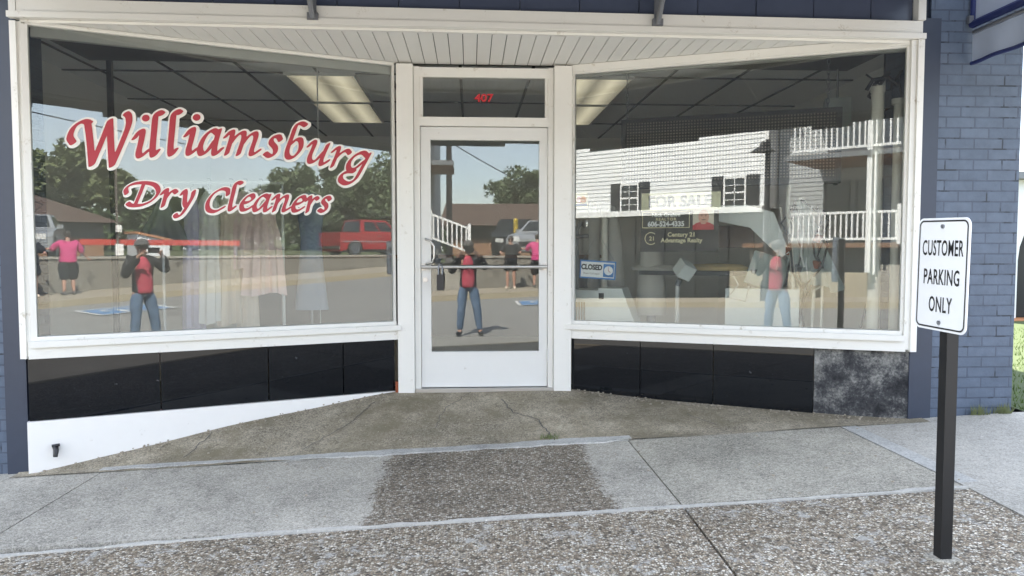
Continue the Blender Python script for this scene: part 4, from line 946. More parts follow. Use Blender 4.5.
# ------------------------------------------------------------------ people
from mathutils import noise as mnoise
def skin_mesh(name, chains, mat, parent, sub=3, squash=None):
    """chains: lists of (point, radius); points shared between chains are welded; grown with a Skin modifier"""
    bm = bmesh.new(); sk = bm.verts.layers.skin.verify(); D = {}
    def V(p, r):
        k = tuple(round(c, 4) for c in p)
        if k not in D:
            v = bm.verts.new(p); v[sk].radius = (r, r) if not isinstance(r, tuple) else r; v[sk].use_root = len(D) == 0; D[k] = v
        return D[k]
    for ch in chains:
        for (p, r), (q, s) in zip(ch, ch[1:]):
            a, c = V(p, r), V(q, s)
            if a is not c and not bm.edges.get((a, c)): bm.edges.new((a, c))
    me = bpy.data.meshes.new('t'); bm.to_mesh(me); bm.free(); o = bpy.data.objects.new('t', me); C.objects.link(o)
    m = o.modifiers.new('s', 'SKIN'); m.branch_smoothing = .3; m.use_smooth_shade = True; m2 = o.modifiers.new('u', 'SUBSURF'); m2.levels = sub; m2.render_levels = sub
    dg = bpy.context.evaluated_depsgraph_get(); dg.update(); out = bpy.data.meshes.new_from_object(o.evaluated_get(dg)); bpy.data.objects.remove(o)
    if squash:
        for v in out.vertices: v.co = squash(v.co)
    if name not in ('body',):      # creases in the cloth
        out.update(); ns = [v.normal.copy() for v in out.vertices]
        for v, nn in zip(out.vertices, ns):
            q = v.co; v.co = q + nn * (.011 * mnoise.noise(Vector((q.x * 11, q.y * 11, q.z * 7))) + .006 * mnoise.noise(Vector((q.x * 24, q.y * 24, q.z * 38))))
    for p in out.polygons: p.use_smooth = True
    out.name = name; out.materials.clear(); out.materials.append(M[mat]); r = bpy.data.objects.new(name, out); C.objects.link(r); r.parent = parent; return r
def lerp(a, b, t): return tuple(a[i] + (b[i] - a[i]) * t for i in range(3))
def person(label, loc, rz, H, pose, wide=1.0, group=None):
    """front is local +y; pose gives elbows, wrists, knees, ankles (left is -x)"""
    k = H / 1.7; t = thing('person', label, 'person', loc, rz, group)
    P = lambda *p: tuple(c * k for c in p)
    J = dict(pel=P(0, 0, .93), bel=P(0, .005, 1.08), che=P(0, -.005, 1.27), nb=P(0, -.02, 1.415), nk=P(0, -.005, 1.475), hd=P(0, .015, 1.565), tp=P(0, .01, 1.625), chin=P(0, .055, 1.52))
    for s, n in ((-1, 'l'), (1, 'r')):
        J['sh' + n] = P(s * .165 * (1 + (wide - 1) * .5), -.01, 1.375); J['hip' + n] = P(s * .095 * wide, 0, .87)
        for q in ('el', 'wr', 'kn', 'an'): J[q + n] = P(*pose[q + n])
        J['ha' + n] = tuple(J['wr' + n][i] + (J['wr' + n][i] - J['el' + n][i]) * .30 for i in range(3)) if 'ha' + n not in pose else P(*pose['ha' + n])
        J['to' + n] = tuple(a + c * k for a, c in zip(J['an' + n], (s * .03, .14, -.045)))
    with local():
        r = lambda x: x * k
        body = [[(J['pel'], r(.115)), (J['bel'], r(.10 * wide)), (J['che'], r(.112 * wide)), (J['nb'], r(.06)), (J['nk'], r(.05)), (J['hd'], (r(.076), r(.088))), (J['tp'], (r(.068), r(.078)))]]
        for n in 'lr':
            s = -1 if n == 'l' else 1
            body.append([(J['che'], r(.13)), (J['sh' + n], r(.056)), (J['el' + n], r(.042)), (J['wr' + n], r(.026)), (J['ha' + n], r(.030))])
            body.append([(J['pel'], r(.13)), (J['hip' + n], r(.085 * wide)), (J['kn' + n], r(.056)), (lerp(J['kn' + n], J['an' + n], .35), r(.058)), (J['an' + n], r(.036)), (J['to' + n], r(.030))])
            d = Vector(J['ha' + n]) - Vector(J['wr' + n]); d.normalize(); side = d.cross(Vector((0, 1, 0)) if abs(d.y) < .8 else Vector((0, 0, 1))).normalized(); curl = d.cross(side).normalized()
            for f, (off, ln) in enumerate(((-.024, .066), (-.008, .076), (.008, .072), (.023, .056))):
                a = Vector(J['ha' + n]) + side * off * k; b1 = a + d * ln * .5 * k; b2 = b1 + (d * .4 - curl * .32) * ln * k
                body.append([(J['ha' + n], r(.030)), (tuple(a + d * .02 * k), r(.0105)), (tuple(b1), r(.0092)), (tuple(b2), r(.008))])
            a = lerp(J['wr' + n], J['ha' + n], .45); b1 = Vector(a) + (side * -.035 + d * .025) * k; body.append([(J['ha' + n], r(.03)), (tuple(b1), r(.011)), (tuple(b1 + (d * .035 - side * .008 - curl * .01) * k), r(.009))])
        b = skin_mesh('body', body, 'skin', t)
        hc = Vector(J['hd'])
        f = MB().cb(hc + Vector((0, .088, -.012)) * k, (.022 * k, .03 * k, .045 * k)); f.build('nose', 'skin', b, .006)
        for s in (-1, 1): MB().ball(hc + Vector((s * .080, 0, -.005)) * k, .022 * k, 8, (.4, .8, 1.4)).build('ear', 'skin', b, smooth=True)
        for s in (-1, 1): MB().ball(hc + Vector((s * .030, .080, .012)) * k, .009 * k, 6).build('eye', 'hair_dark', b)
        MB().cb(hc + Vector((0, .080, -.050)) * k, (.040 * k, .012 * k, .008 * k)).build('mouth', 'shirt_red', b)
    return t, J, k
def top(name, J, k, mat, t, sleeve=1.0, wide=1.0, hem=.90, grow=.018, belly=1.0):
    """torso and sleeves; sleeve 1 reaches the wrist"""
    r = lambda x: (x + grow) * k
    ch = [[((0, 0, hem * k), r(.138 * wide)), ((0, 0, (hem + .04) * k), r(.140 * wide)), (J['bel'], r(.125 * wide * belly)), (J['che'], r(.135 * wide)), (lerp(J['che'], J['nb'], .8), r(.085))]]
    for n in 'lr':
        e = [(J['che'], r(.135)), (J['sh' + n], r(.062 * (1 + (wide - 1) * .5)))]
        if sleeve > .5: e += [(J['el' + n], r(.047)), (lerp(J['el' + n], J['wr' + n], (sleeve - .5) * 2 * .9), r(.032))]
        else: e += [(lerp(J['sh' + n], J['el' + n], sleeve * 2), r(.055))]
        ch.append(e)
    return skin_mesh(name, ch, mat, t)
def trousers(name, J, k, mat, t, leg=1.0, wide=1.0, grow=.012, loose=1.0):
    r = lambda x: (x + grow) * k; ch = [[((0, 0, 1.00 * k), r(.125 * wide)), (J['pel'], r(.135 * wide))]]
    for n in 'lr':
        e = [(J['pel'], r(.135)), (J['hip' + n], r(.098 * wide)), (lerp(J['hip' + n], J['kn' + n], .4), r(.086 * wide))]
        if leg > .5: e += [(J['kn' + n], r(.062 * loose)), (lerp(J['kn' + n], J['an' + n], (leg - .5) * 2), r(.042 * loose))]
        else: e += [(lerp(J['hip' + n], J['kn' + n], leg * 2), r(.085 * wide))]
        ch.append(e)
    return skin_mesh(name, ch, mat, t)
def shoes(J, k, t, mat='dark_plastic'):
    for n in 'lr':
        a, b = Vector(J['an' + n]), Vector(J['to' + n])
        with local():
            m = MB(); m.tube([a + Vector((0, -.06, -.035)) * k, a + Vector((0, -.01, -.03)) * k, b + Vector((0, -.03, .004)) * k, b + Vector((0, .035, -.004)) * k], [.030 * k, .044 * k, .042 * k, .024 * k], 10); m.build('shoe', mat, t, smooth=True)
def hair(J, k, t, mat, short=True):
    h = Vector(J['hd'])
    with local():
        m = MB(); m.ball(h + Vector((0, -.014, .030)) * k, .098 * k, 12, (.95, 1.02, .98)); b = m.build('hair', mat, t, smooth=True)
    return b
STAND = dict(knl=(-.10, .02, .49), knr=(.10, .02, .49), anl=(-.11, -.01, .085), anr=(.11, -.01, .085))
# the photographer, just behind the camera, holding the phone the picture is taken with
pz = plane(0) - .086
ph, J, k = person('woman in a black jacket, red top and jeans photographing with a phone', (-.03, -.37, pz), R(2), 1.60,
    dict(ell=(-.30, .12, 1.13), wrl=(-.145, .315, 1.44), hal=(-.105, .375, 1.475), elr=(.33, .12, 1.20), wrr=(.175, .315, 1.455), har=(.135, .375, 1.48), knl=(-.12, .05, .49), knr=(.15, .03, .49), anl=(-.15, .02, .085), anr=(.21, -.0, .085)))
top('jacket', J, k, 'jacket_black', ph, 1.0, 1.08, .86, .020); trousers('jeans', J, k, 'denim', ph, 1.0, 1.0, .014, 1.05); shoes(J, k, ph)
# the red top shows down the front between the jacket edges
r_ = lambda x: x * k
skin_mesh('red_top', [[((0, .050 * k, .85 * k), r_(.130)), ((0, .050 * k, .90 * k), r_(.134)), ((0, .050 * k, 1.05 * k), r_(.133)), ((0, .052 * k, 1.25 * k), r_(.127)), ((0, .045 * k, 1.36 * k), r_(.085)), ((0, .012 * k, 1.42 * k), r_(.06))]], 'shirt_red', ph)
hair(J, k, ph, 'hair_dark')
with local():
    h = Vector(J['hd']); m = MB(); m.lathe([(.104 * k, .028 * k), (.106 * k, .05 * k), (.090 * k, .095 * k), (.05 * k, .122 * k), (.004, .128 * k)], h, 20, 1, 1.06); c = m.build('cap', 'cap_grey', ph, smooth=True)
    MB().prism([h + Vector((x * k, y * k, .030 * k)) for x, y in ((-.075, .075), (-.065, .14), (-.03, .172), (.03, .172), (.065, .14), (.075, .075))], (0, 0, .009 * k)).build('brim', 'cap_grey', c, .003)
    m = MB()
    for s in (-1, 1): m.cb(h + Vector((s * .034, .096, .012)) * k, (.058 * k, .012 * k, .036 * k), s * -.2); m.cb(h + Vector((s * .078, .045, .016)) * k, (.006 * k, .10 * k, .010 * k))
    m.build('sunglasses', 'dark_plastic', ph, .004)
pn = thing('phone', 'black phone held sideways in both hands of the photographer', 'phone', (0, -.028, 1.095))
MB().box((-.078, -.032, 1.058), (.078, -.023, 1.134)).build('case', 'dark_plastic', pn, .003); MB().box((-.074, -.0335, 1.062), (.074, -.0325, 1.130)).build('screen', 'car_glass', pn)
# two women on the far pavement
ARM = dict(ell=(-.33, .04, 1.14), wrl=(-.46, .10, .98), elr=(.35, .10, 1.20), wrr=(.48, .30, 1.22))
z1 = far(2.02) + .004
pw, J, k = person('woman in a bright pink top and dark skirt, dark short hair, on the far pavement', (2.02, -10.0, z1), R(188), 1.62, {**STAND, **ARM}, 1.35)
top('pink_top', J, k, 'shirt_pink', pw, .55, 1.42, .84, .03, 1.1); trousers('dark_shorts', J, k, 'cloth_black', pw, .62, 1.4, .03, 1.6); shoes(J, k, pw, 'wall_grey'); hair(J, k, pw, 'hair_dark')
z2 = far(1.19) + .004
pb, J, k = person('woman in a black top and black shorts on the far pavement', (1.22, -10.1, z2), R(8), 1.60, {**STAND, **dict(ell=(-.32, .06, 1.15), wrl=(-.26, .28, 1.12), elr=(.32, .06, 1.15), wrr=(.30, .30, 1.14))}, 1.25)
top('black_top', J, k, 'cloth_black', pb, .45, 1.35, .84, .03, 1.08); trousers('black_shorts', J, k, 'cloth_black', pb, .42, 1.3, .03, 1.4); shoes(J, k, pb, 'cloth_beige'); hair(J, k, pb, 'hair_dark')

# ------------------------------------------------------------------ across the street
rw = thing('retaining_wall', 'long stained grey stone retaining wall along the raised parking lot', 'wall', (10, -11.2, 0))
b = MB(); n = 40; X = rng(-.25, 40, n)
for a, c in zip(X, X[1:]): b.prism([(a, -11.08, far(a) - .3), (c, -11.08, far(c) - .3), (c, -11.08, LOT + .06), (a, -11.08, LOT + .06)], (0, -.27, 0))
b.build('wall', 'wall_stone', rw); MB().box((-.3, -11.38, LOT + .062), (40, -11.04, LOT + .125)).build('coping', 'foundation', rw, .01)
# red barrier rail on posts
rr_ = thing('barrier_rail', 'long red barrier rail on short posts at the edge of the raised lot', 'rail', (5, -11.9, LOT))
MB().box((2.9, -11.93, 1.24), (7.6, -11.87, 1.40)).build('rail', 'rail_red', rr_, .01)
for x in (3.0, 4.5, 6.0, 7.5): MB().box((x - .05, -11.99, LOT), (x + .05, -11.93, 1.40)).build('post', 'steel', rr_)
mp = thing('meter_post', 'thin utility post with pale meter boxes behind the retaining wall', 'post', (3.75, -11.5, LOT))
MB().tube([(3.75, -11.5, LOT), (3.75, -11.5, 3.9)], .035, 8).build('post', 'wood_pole', mp); MB().box((3.66, -11.46, .95), (3.86, -11.38, 1.27)).build('meter_box', 'cloth_white', mp, .01); MB().box((3.69, -11.46, 1.60), (3.83, -11.38, 1.80)).build('meter', 'cloth_white', mp, .02)
# white house with dark shop fronts below
FZ = lambda x: far(x)
hs_ = thing('clapboard_house', 'long white clapboard house with dark shuttered windows above dark ground floor glazing', 'house', (-15, -14, 0))
b = MB(); z = 2.62
while z < 6.6: b.prism([(-28, -14.0, z), (-28, -13.962, z), (-28, -13.992, z + .165)], (22.05, 0, 0)); z += .155
b.box((-28, -22, 2.55), (-5.95, -14.001, 6.7)); b.build('siding', 'siding_white', hs_)
b = MB(); b.box((-6.05, -14.0, -.4), (-5.9, -13.93, 6.7)); b.build('corner_board', 'white_vinyl', hs_)
MB().box((-28, -14.0, 2.40), (-5.97, -13.62, 2.615)).build('fascia_board', 'white_vinyl', hs_, .01)
MB().box((-28, -22, -1.1), (-5.95, -14.35, 2.39)).build('ground_floor', 'wall_grey', hs_)
b = MB()
for i in range(17): x = -6.2 - i * 1.3; b.box((x - .05, -14.34, -.9), (x + .05, -14.2, 2.39))
b.box((-28, -14.34, .0), (-6, -14.22, .12)); b.box((-28, -14.34, 1.7), (-6, -14.22, 1.8)); b.build('shop_front_frame', 'shutter', hs_)
MB().box((-28, -14.30, -.9), (-6, -14.27, 2.39)).build('shop_front_glass', 'window_dark', hs_)
MB().prism([(-28, -13.5, 6.7), (-28, -22.5, 6.7), (-28, -18, 9.6)], (22.4, 0, 0)).build('roof', 'gutter_grey', hs_)
for i, x in enumerate((-7.1, -11.45, -15.8, -20.2, -24.6)):
    for zc in (3.12,):
        wn = MB()
        for p, q in (((-.42, -.56), (-.36, .56)), ((.36, -.56), (.42, .56)), ((-.36, -.56), (.36, -.49)), ((-.36, .49), (.36, .56)), ((-.36, -.03), (.36, .03)), ((-.012, -.49), (.012, .49)), ((-.36, .245), (.36, .265)), ((-.36, -.265), (.36, -.245))): wn.box((x + p[0], -13.985, zc + p[1]), (x + q[0], -13.91, zc + q[1]))
        wn = wn.build('window', 'white_vinyl', hs_); MB().box((x - .36, -13.98, zc - .49), (x + .36, -13.95, zc + .49)).build('pane', 'window_dark', wn)
        for s in (-1, 1):
            m = MB(); m.box((x + s * .44 - (.44 if s < 0 else 0), -13.975, zc - .6), (x + s * .44 + (.44 if s > 0 else 0), -13.93, zc + .6))
            for j in range(15): m.box((x + s * .66 - .18, -13.93, zc - .54 + j * .075), (x + s * .66 + .18, -13.915, zc - .50 + j * .075))
            m.build('shutter', 'shutter', wn)
# porch house at the right of it
pt = thing('porch_house', 'two storey porch house with white balcony railings, posts and outside stairs', 'house', (-3, -13, 0))
b = MB(); z = 1.3
while z < 6.9: b.prism([(-5.85, -14.8, z), (-5.85, -14.775, z), (-5.85, -14.797, z + .16)], (4.6, 0, 0)); z += .15
b.box((-5.88, -20, .2), (-1.25, -14.801, 7)); b.build('siding', 'siding_grey', pt)
MB().box((-5.9, -14.8, 1.17), (-1.25, -12.0, 1.31)).build('lower_deck', 'deck_wood', pt, .01)
MB().box((-4.5, -14.8, 3.80), (-.55, -12.0, 3.98)).build('upper_deck', 'deck_wood', pt, .01)
MB().box((-4.55, -11.99, 3.82), (-.5, -11.90, 3.96)).build('gutter', 'gutter_grey', pt, .01)
MB().box((-5.0, -15, 6.7), (-1.0, -11.6, 6.85)).build('porch_roof', 'gutter_grey', pt)
for x, z0, z1 in ((-2.10, .0, 6.7),): MB().box((x - .07, -12.1, z0), (x + .07, -11.96, z1)).build('post', 'white_vinyl', pt, .006)
def railing(x0, x1, y, z, step=.155, h=.92):
    b = MB(); b.box((x0, y - .035, z + h - .07), (x1, y + .035, z + h)); b.box((x0, y - .03, z + .08), (x1, y + .03, z + .15)); n = int((x1 - x0) / step)
    for i in range(n): x = x0 + (i + .5) * (x1 - x0) / n; b.box((x - .022, y - .022, z + .15), (x + .022, y + .022, z + h - .07))
    b.build('railing', 'white_vinyl', pt)
railing(-4.35, -2.17, -12.02, 1.31); railing(-2.03, -1.28, -12.02, 1.31); railing(-4.35, -2.17, -12.02, 3.98); railing(-2.03, -1.3, -12.02, 3.98)
for x in (-3.9, -2.9): 
    wn = MB()
    for p, q in (((-.42, 0), (-.34, 2.05)), ((.34, 0), (.42, 2.05)), ((-.34, 1.97), (.34, 2.05))): wn.box((x + p[0], -14.79, 1.33 + p[1]), (x + q[0], -14.70, 1.33 + q[1]))
    wn = wn.build('door', 'shutter', pt); MB().box((x - .34, -14.78, 1.33), (x + .34, -14.75, 3.29)).build('pane', 'window_dark', wn)
MB().tube([(-1.92, -11.93, 3.9), (-1.92, -11.93, 2.2), (-1.90, -11.93, .4)], .04, 8).build('downpipe', 'white_vinyl', pt, smooth=True)
MB().box((-5.9, -14.7, -.4), (-1.3, -12.6, 1.16)).build('underside_wall', 'wall_grey', pt)
# outside stairs with white rail going down to the right
st = thing('outside_stairs', 'outside stairs with white railing going down beside the porch house', 'stairs', (-.7, -12, .5))
for i in range(6): MB().box((-1.25 + i * .22, -12.9, 1.13 - i * .14 - .16), (-1.25 + (i + 1) * .22 + .02, -12.0, 1.13 - i * .14)).build('tread', 'wall_grey', st)
b = MB(); sl = -.44 / 1.15
for zz, w_ in ((.98, .07), (.22, .06)): b.prism([(-1.25, -11.98, 1.31 + zz), (-.02, -11.98, 1.31 + zz + sl * 1.23), (-.02, -11.98, 1.31 + zz + sl * 1.23 - w_), (-1.25, -11.98, 1.31 + zz - w_)], (0, .06, 0))
for i in range(8): x = -1.17 + i * .15; z = 1.31 + sl * (x + 1.25); b.box((x - .022, -11.97, z + .19), (x + .022, -11.93, z + .93))
b.build('railing', 'white_vinyl', st)
for x, h in ((-1.27, 1.08), (-.02, 1.10)): z = 1.31 + sl * (x + 1.25); MB().box((x - .05, -12.0, z - .05), (x + .05, -11.89, z + h)).build('post', 'white_vinyl', st, .006)
# low wall and stone steps below the porch
lw = thing('porch_wall', 'pale tan low wall under the porch beside stone steps', 'wall', (-4, -11.2, 0))
MB().prism([(-5.9, -11.1, far(-5.9) - .2), (-1.85, -11.1, far(-1.85) - .2), (-1.85, -11.1, .46), (-5.9, -11.1, .44)], (0, -.3, 0)).build('wall', 'house_wall_tan', lw); MB().box((-5.9, -12.6, -.6), (-1.85, -11.41, .40)).build('bank', 'earth', lw)
ss = thing('stone_steps', 'grey stone steps rising from the far pavement to the porch', 'steps', (-1.05, -11.3, 0))
for i in range(5): MB().box((-1.84, -12.9, -.5), (-.27, -11.12 - i * .3, far(-1) + .17 * (i + 1))).build('step', 'foundation', ss, .01)
# far kerbside lamp
lm = thing('street_lamp', 'black street lamp with a flared shade in front of the white house', 'lamp', (-3.98, -9.3, far(-3.98)))
MB().tube([(-3.98, -9.3, far(-3.98)), (-3.98, -9.3, .2), (-3.98, -9.3, .25), (-3.98, -9.3, 4.15)], [.15, .13, .085, .07], 12).build('pole', 'black_metal', lm, smooth=True); MB().tube([(-3.98, -9.3, 3.75), (-4.12, -9.3, 3.85)], .03, 8).build('arm', 'black_metal', lm, smooth=True)
MB().lathe([(.03, .30), (.07, .24), (.12, .14), (.32, .02), (.34, .0), (.10, .0)], (-4.12, -9.3, 3.82), 18).build('shade', 'black_metal', lm, smooth=True)
# brown hipped building
bb = thing('brown_building', 'long low brown building with wide hipped roof behind the parking lot', 'building', (4, -31, LOT))
MB().box((-1.0, -38, LOT), (9.4, -28.6, 1.68)).build('lower_wall', 'wall_tan', bb); MB().box((-1.02, -38, 1.682), (9.42, -28.58, 2.42)).build('wall', 'wall_grey', bb)
b = MB(); e = [(-1.7, -27.9, 2.42), (10.1, -27.9, 2.42), (10.1, -38.7, 2.42), (-1.7, -38.7, 2.42)]; rd = [(-1.4, -31.5, 3.80), (7.4, -31.5, 3.80)]
b.poly([e[0], e[1], rd[1], rd[0]]); b.poly([e[2], e[3], rd[0], rd[1]]); b.poly([e[1], e[2], rd[1]]); b.poly([e[3], e[0], rd[0]]); b.poly(e[::-1]); b.build('roof', 'roof_brown', bb)
for x in (.6, 3.2, 5.9): 
    MB().box((x - .5, -28.57, 1.72), (x + .5, -28.52, 2.3)).build('window', 'window_dark', bb)
sh = thing('shed', 'small white shed with orange roof edge far behind the lot', 'shed', (10.6, -26, LOT))
MB().prism([(9.9, -27, LOT), (11.4, -27, LOT), (11.4, -27, 1.5), (9.9, -27, 1.85)], (0, 1.2, 0)).build('wall', 'siding_white', sh); MB().prism([(9.8, -27.1, 1.88), (11.5, -27.1, 1.52), (11.5, -27.1, 1.62), (9.8, -27.1, 1.98)], (0, 1.4, 0)).build('roof', 'orange_trim', sh)
yp = thing('yellow_post', 'yellow bollard standing in the parking lot by the cars', 'bollard', (1.95, -19.5, LOT))
MB().tube([(1.95, -19.5, LOT), (1.95, -19.5, 2.35)], .10, 12).build('post', 'yellow_post', yp); MB().ball((1.95, -19.5, 2.35), .10, 8).build('cap', 'yellow_post', yp, smooth=True)
up = thing('utility_pole', 'weathered wooden utility pole beside the porch house', 'pole', (-.75, -16, LOT))
MB().tube([(-.78, -16.3, -.2), (-.78, -16.3, 6.2)], [.13, .10], 10).build('pole', 'wood_pole', up, smooth=True); MB().box((-1.5, -16.36, 5.7), (.0, -16.26, 5.82)).build('crossarm', 'wood_pole', up)
def sag(p, q, d, n=16): return [(p[0] + (q[0] - p[0]) * i / n, p[1] + (q[1] - p[1]) * i / n, p[2] + (q[2] - p[2]) * i / n - d * 4 * (i / n) * (1 - i / n)) for i in range(n + 1)]
for (p, q), lab in (((((-.78, -16.3, 5.2)), (9.5, -34, 3.2)), 'lower power wire running from the utility pole down over the brown building'), (((-.1, -16.3, 5.85), (30, -33, 7.0)), 'upper power wire running from the utility pole across the lot')):
    tag(MB().tube(sag(p, q, .5), .022, 5).build('power_wire', 'dark_plastic'), lab, 'wire')

# ------------------------------------------------------------------ vehicles
def wheel(t, x, y, r=.33, wd=.22, rim='steel'):
    s = 1 if y > 0 else -1
    m = MB(Matrix.Translation((x, y, r)) @ Matrix.Rotation(R(90), 4, 'X')); m.lathe([(r * .62, -wd / 2), (r * .94, -wd / 2), (r, -wd * .36), (r, wd * .36), (r * .94, wd / 2), (r * .62, wd / 2)], (0, 0, 0), 26); w_ = m.build('wheel', 'rubber', t)
    m = MB(Matrix.Translation((x, y, r)) @ Matrix.Rotation(R(90), 4, 'X')); m.lathe([(r * .6, -wd * .42), (r * .62, -wd * .52), (r * .1, -wd * .46), (r * .1, wd * .46), (r * .62, wd * .52), (r * .6, wd * .42)], (0, 0, 0), 26)
    for k in range(6): a = k * 6.2832 / 6; m.cb((r * .34 * math.cos(a), r * .34 * math.sin(a), 0), (r * .50, r * .12, wd * 1.06), a)
    m.build('rim', rim, w_)
def arch(cx, r, n=10): return [(cx + r * math.cos(math.pi - math.pi * i / n), .18 + .16 + r * math.sin(math.pi * i / n) * .98) for i in range(n + 1)]
def vehicle(name, lab, loc, rz, paint, prof_top, wb, halfw, cabin, wr=.33, group=None):
    """side profile with wheel arches extruded across, plus a tapering cabin; front is +x"""
    t = thing(name, lab, name.split('_')[-1] if 'truck' in name else 'car', loc, rz, group)
    with local():
        x0, x1 = wb; lo = [(prof_top[0][0], .24), *[(x, z) for x, z in arch(x0, wr + .055)], *[(x, z) for x, z in arch(x1, wr + .055)], (prof_top[-1][0], .24)]
        pts = lo + prof_top[::-1]; b = MB().prism([(x, -halfw, z) for x, z in pts], (0, halfw * 2, 0)); b.build('body', paint, t, .045)
        MB().box((prof_top[0][0] + .3, -halfw + .12, .20), (prof_top[-1][0] - .3, halfw - .12, .55)).build('underbody', 'dark_plastic', t)
        (a0, a1, c0, c1, zb, zt) = cabin; wb_, wt = halfw - .05, halfw - .24
        P = [(a0, -wb_, zb), (a1, -wb_, zb), (a1, wb_, zb), (a0, wb_, zb)]; Q = [(c0, -wt, zt), (c1, -wt, zt), (c1, wt, zt), (c0, wt, zt)]
        b = MB(); vs = [b.v(p) for p in P + Q]
        for f in ((3, 2, 1, 0), (4, 5, 6, 7), (0, 1, 5, 4), (1, 2, 6, 5), (2, 3, 7, 6), (3, 0, 4, 7)): b.b.faces.new([vs[i] for i in f])
        cb = b.build('cabin', paint, t, .05)
        L3 = lambda p, q, u: tuple(p[i] + (q[i] - p[i]) * u for i in range(3))
        def pane(A, B, Cc, D, n, u0, u1, v0, v1, nm):
            q = lambda u, v: Vector(L3(L3(A, B, u), L3(D, Cc, u), v)) + Vector(n) * .006
            MB().prism([q(u0, v0), q(u1, v0), q(u1, v1), q(u0, v1)], Vector(n) * .006).build(nm, 'car_glass', t)
        for s, (i, j) in ((-1, (0, 1)), (1, (3, 2))):
            A, B, Cc, D = P[i], P[j], Q[j], Q[i]; n = (0, s, .25)
            pane(A, B, Cc, D, n, .10, .47, .14, .86, 'side_window'); pane(A, B, Cc, D, n, .53, .90, .14, .86, 'side_window')
        pane(P[1], P[2], Q[2], Q[1], (.6, 0, .6), .07, .93, .10, .90, 'windscreen'); pane(P[0], P[3], Q[3], Q[0], (-.6, 0, .6), .07, .93, .10, .90, 'rear_window')
        for x in wb:
            for s in (-1, 1): wheel(t, x, s * (halfw - .10), wr)
        xf, xr = prof_top[-1][0], prof_top[0][0]
        for s in (-1, 1):
            MB().box((xf - .16, s * (halfw - .34) - .17, .62), (xf + .012, s * (halfw - .34) + .17, .78)).build('headlight', 'lamp_clear', t, .03); MB().box((xr - .012, s * (halfw - .20) - .13, .68), (xr + .14, s * (halfw - .20) + .13, .86)).build('tail_light', 'lamp_red', t, .02)
            MB().cb((a1 - .35, s * (halfw + .06), zb + .07), (.12, .18, .12)).build('door_mirror', paint, t, .03)
            MB().box((a0 + .95, s * (halfw + .004) - .01, zb - .16), (a0 + 1.12, s * (halfw + .004) + .014, zb - .13)).build('door_handle', 'chrome', t)
        MB().box((xf - .05, -halfw + .5, .42), (xf + .014, halfw - .5, .60)).build('grille', 'dark_plastic', t)
        MB().box((xf - .1, -halfw + .02, .28), (xf + .05, halfw - .02, .42)).build('bumper', paint if 'truck' not in name else 'chrome', t, .03); MB().box((xr - .05, -halfw + .02, .34), (xr + .1, halfw - .02, .50)).build('bumper', paint if 'truck' not in name else 'chrome', t, .03)
    return t
SED = [(-2.25, .80), (-2.15, .98), (-1.3, 1.0), (.85, .98), (1.9, .84), (2.2, .70)]
SUV = [(-2.25, .95), (-2.2, 1.08), (-1.2, 1.10), (.85, 1.10), (1.9, 1.02), (2.25, .86)]
PICK = [(-2.2, 1.02), (-2.19, 1.16), (-.55, 1.16), (.1, 1.14), (1.3, 1.12), (2.55, 1.04), (2.7, .80)]
vehicle('parked_car', 'silver sedan parked nose out on the raised lot', (2.95, -16.6, LOT), R(112), 'car_silver', SED, (-1.38, 1.36), .88, (-1.75, .95, -.95, .25, .97, 1.43), .34, 'cars on the raised lot')
vehicle('parked_car', 'black car with bright headlight parked beside the silver sedan', (2.0, -21.0, LOT), R(95), 'car_black', SUV, (-1.38, 1.40), .92, (-2.05, 1.0, -1.75, .35, 1.08, 1.66), .36, 'cars on the raised lot')
tk = vehicle('pickup_truck', 'red extended cab pickup truck parked at the far end of the raised lot', (19.0, -20.2, LOT), R(3), 'car_red', PICK, (-1.35, 1.72), .97, (-1.0, 1.35, -.86, .62, 1.13, 1.80), .40)
with local():
    b = MB()
    for p, q in (((-2.15, -.97, 1.165), (-1.04, -.90, 1.20)), ((-2.15, .90, 1.165), (-1.04, .97, 1.20)), ((-2.19, -.90, 1.165), (-2.11, .90, 1.20))): b.box(p, q)
    b.build('bed_rail', 'dark_plastic', tk); MB().box((-2.08, -.86, 1.163), (-1.06, .86, 1.172)).build('bed_floor', 'dark_plastic', tk)
    MB().box((-2.1, -.985, .70), (2.5, .985, .74)).build('side_trim', 'car_silver', tk)

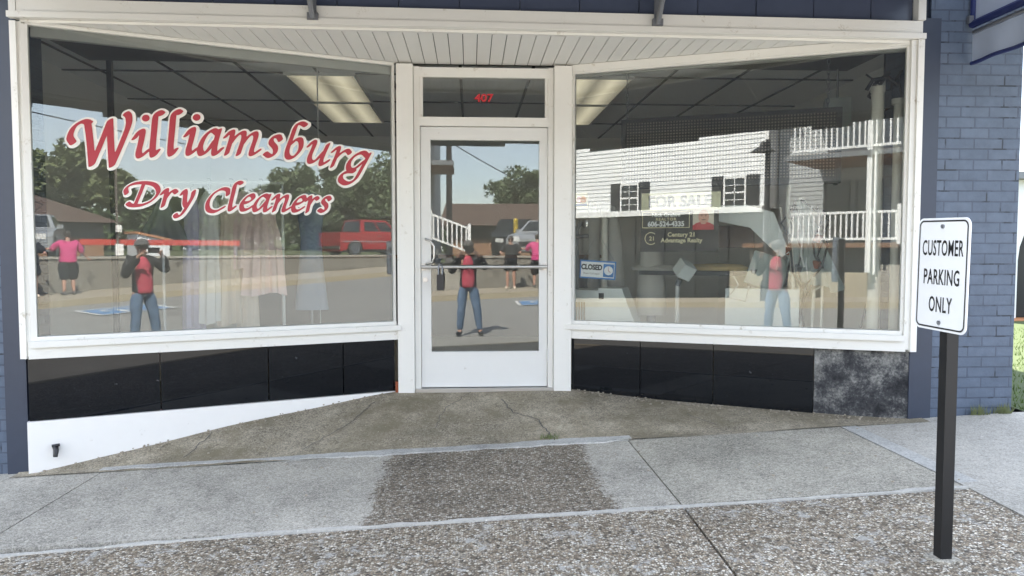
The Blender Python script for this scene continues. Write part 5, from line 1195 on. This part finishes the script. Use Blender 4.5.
# ------------------------------------------------------------------ trees
def tree(lab, loc, h, rx, rz, seed, mat, n, cz=.62, leaf_s=.20, group='trees beyond the raised lot'):
    rr = random.Random(seed); t = thing('tree', lab, 'tree', loc, 0, group); X, Y, Z = loc
    tr = MB().tube([(X, Y, Z - .1), (X + .1, Y, Z + h * .25), (X + .05, Y + .1, Z + h * .5), (X, Y, Z + h * .8)], [h * .032, h * .024, h * .016, h * .006], 10)
    cl = []; 
    for i in range(46):
        a, u = rr.uniform(0, 6.28), rr.uniform(-1, 1); q = rr.random() ** .45; s = math.sqrt(1 - u * u)
        cl.append((X + rx * q * s * math.cos(a), Y + rx * q * s * math.sin(a), Z + h * cz + rz * q * u * (1 if u > 0 else .85), rr.uniform(.24, .46) * rx * .70))
    for c in cl[:9]: tr.tube([(X, Y, Z + h * rr.uniform(.22, .42)), lerp((X, Y, Z + h * .4), c[:3], .5), c[:3]], [h * .012, h * .008, h * .003], 6)
    tr.build('trunk', 'trunk', t, smooth=True); b = MB()
    for i in range(n):
        c = rr.choice(cl); d = Vector((rr.gauss(0, 1), rr.gauss(0, 1), rr.gauss(0, .8))); d = d.normalized() * rr.random() ** .4 * c[3]; p = Vector(c[:3]) + d
        e = Euler((rr.uniform(-1, 1), rr.uniform(-1, 1), rr.uniform(0, 6.28))).to_matrix(); s = leaf_s * rr.uniform(.6, 1.3)
        b.poly([p + e @ Vector(q) * s for q in ((-.5, 0, 0), (0, -.32, .05), (.55, 0, 0), (0, .32, .05))])
    b.build('crown', mat, t)
tree('big olive green tree rising behind the brown building, leftmost in the left window', (11.6, -41, .7), 7.4, 3.6, 2.6, 11, 'leaf_olive', 17000, .56, .42)
tree('pale leafy tree standing alone behind the middle of the brown building', (3.9, -43, .7), 7.2, 2.5, 2.5, 12, 'leaf_pale', 9000, .60, .27)
tree('dark green tree right of the olive tree', (15.8, -36, .7), 4.8, 2.6, 1.8, 13, 'leaf_dark', 9000, .50, .32)
tree('dark tree in the middle of the row behind the lot', (18.2, -33, .7), 5.0, 2.8, 1.9, 14, 'leaf_dark', 9000, .50, .32)
tree('tall green tree behind the bed of the red pickup', (21.5, -30, .7), 6.0, 3.2, 2.6, 15, 'leaf_pale', 13000, .50, .32)
tree('large spreading green tree behind the cab of the red pickup', (26.0, -29, .7), 7.0, 4.0, 3.2, 16, 'leaf_pale', 16000, .50, .35)
tree('tall tree furthest to the right beyond the pickup', (32, -27, .7), 9.0, 4.2, 4.2, 17, 'leaf_olive', 12000, .50, .4)
b = MB(); rr = random.Random(21)
for i in range(16000):
    a = rr.uniform(R(200), R(345)); q = rr.uniform(55, 75); x, y = q * math.cos(a), q * math.sin(a)
    if -32 < x < -5 and y > -30: continue
    z = .6 + rr.random() ** .8 * (4.4 + 1.3 * math.sin(a * 13) + .9 * math.sin(a * 37)); e = Euler((rr.uniform(-1, 1), rr.uniform(-1, 1), rr.uniform(0, 6.28))).to_matrix(); s = rr.uniform(.6, 1.4)
    b.poly([Vector((x, y, z)) + e @ Vector(k) * s for k in ((-.5, 0, 0), (0, -.35, .05), (.5, 0, 0), (0, .35, .05))])
tag(b.build('woodland', 'leaf_dark'), 'far belt of woodland closing the view beyond the parking lot', 'woodland', kind='stuff')
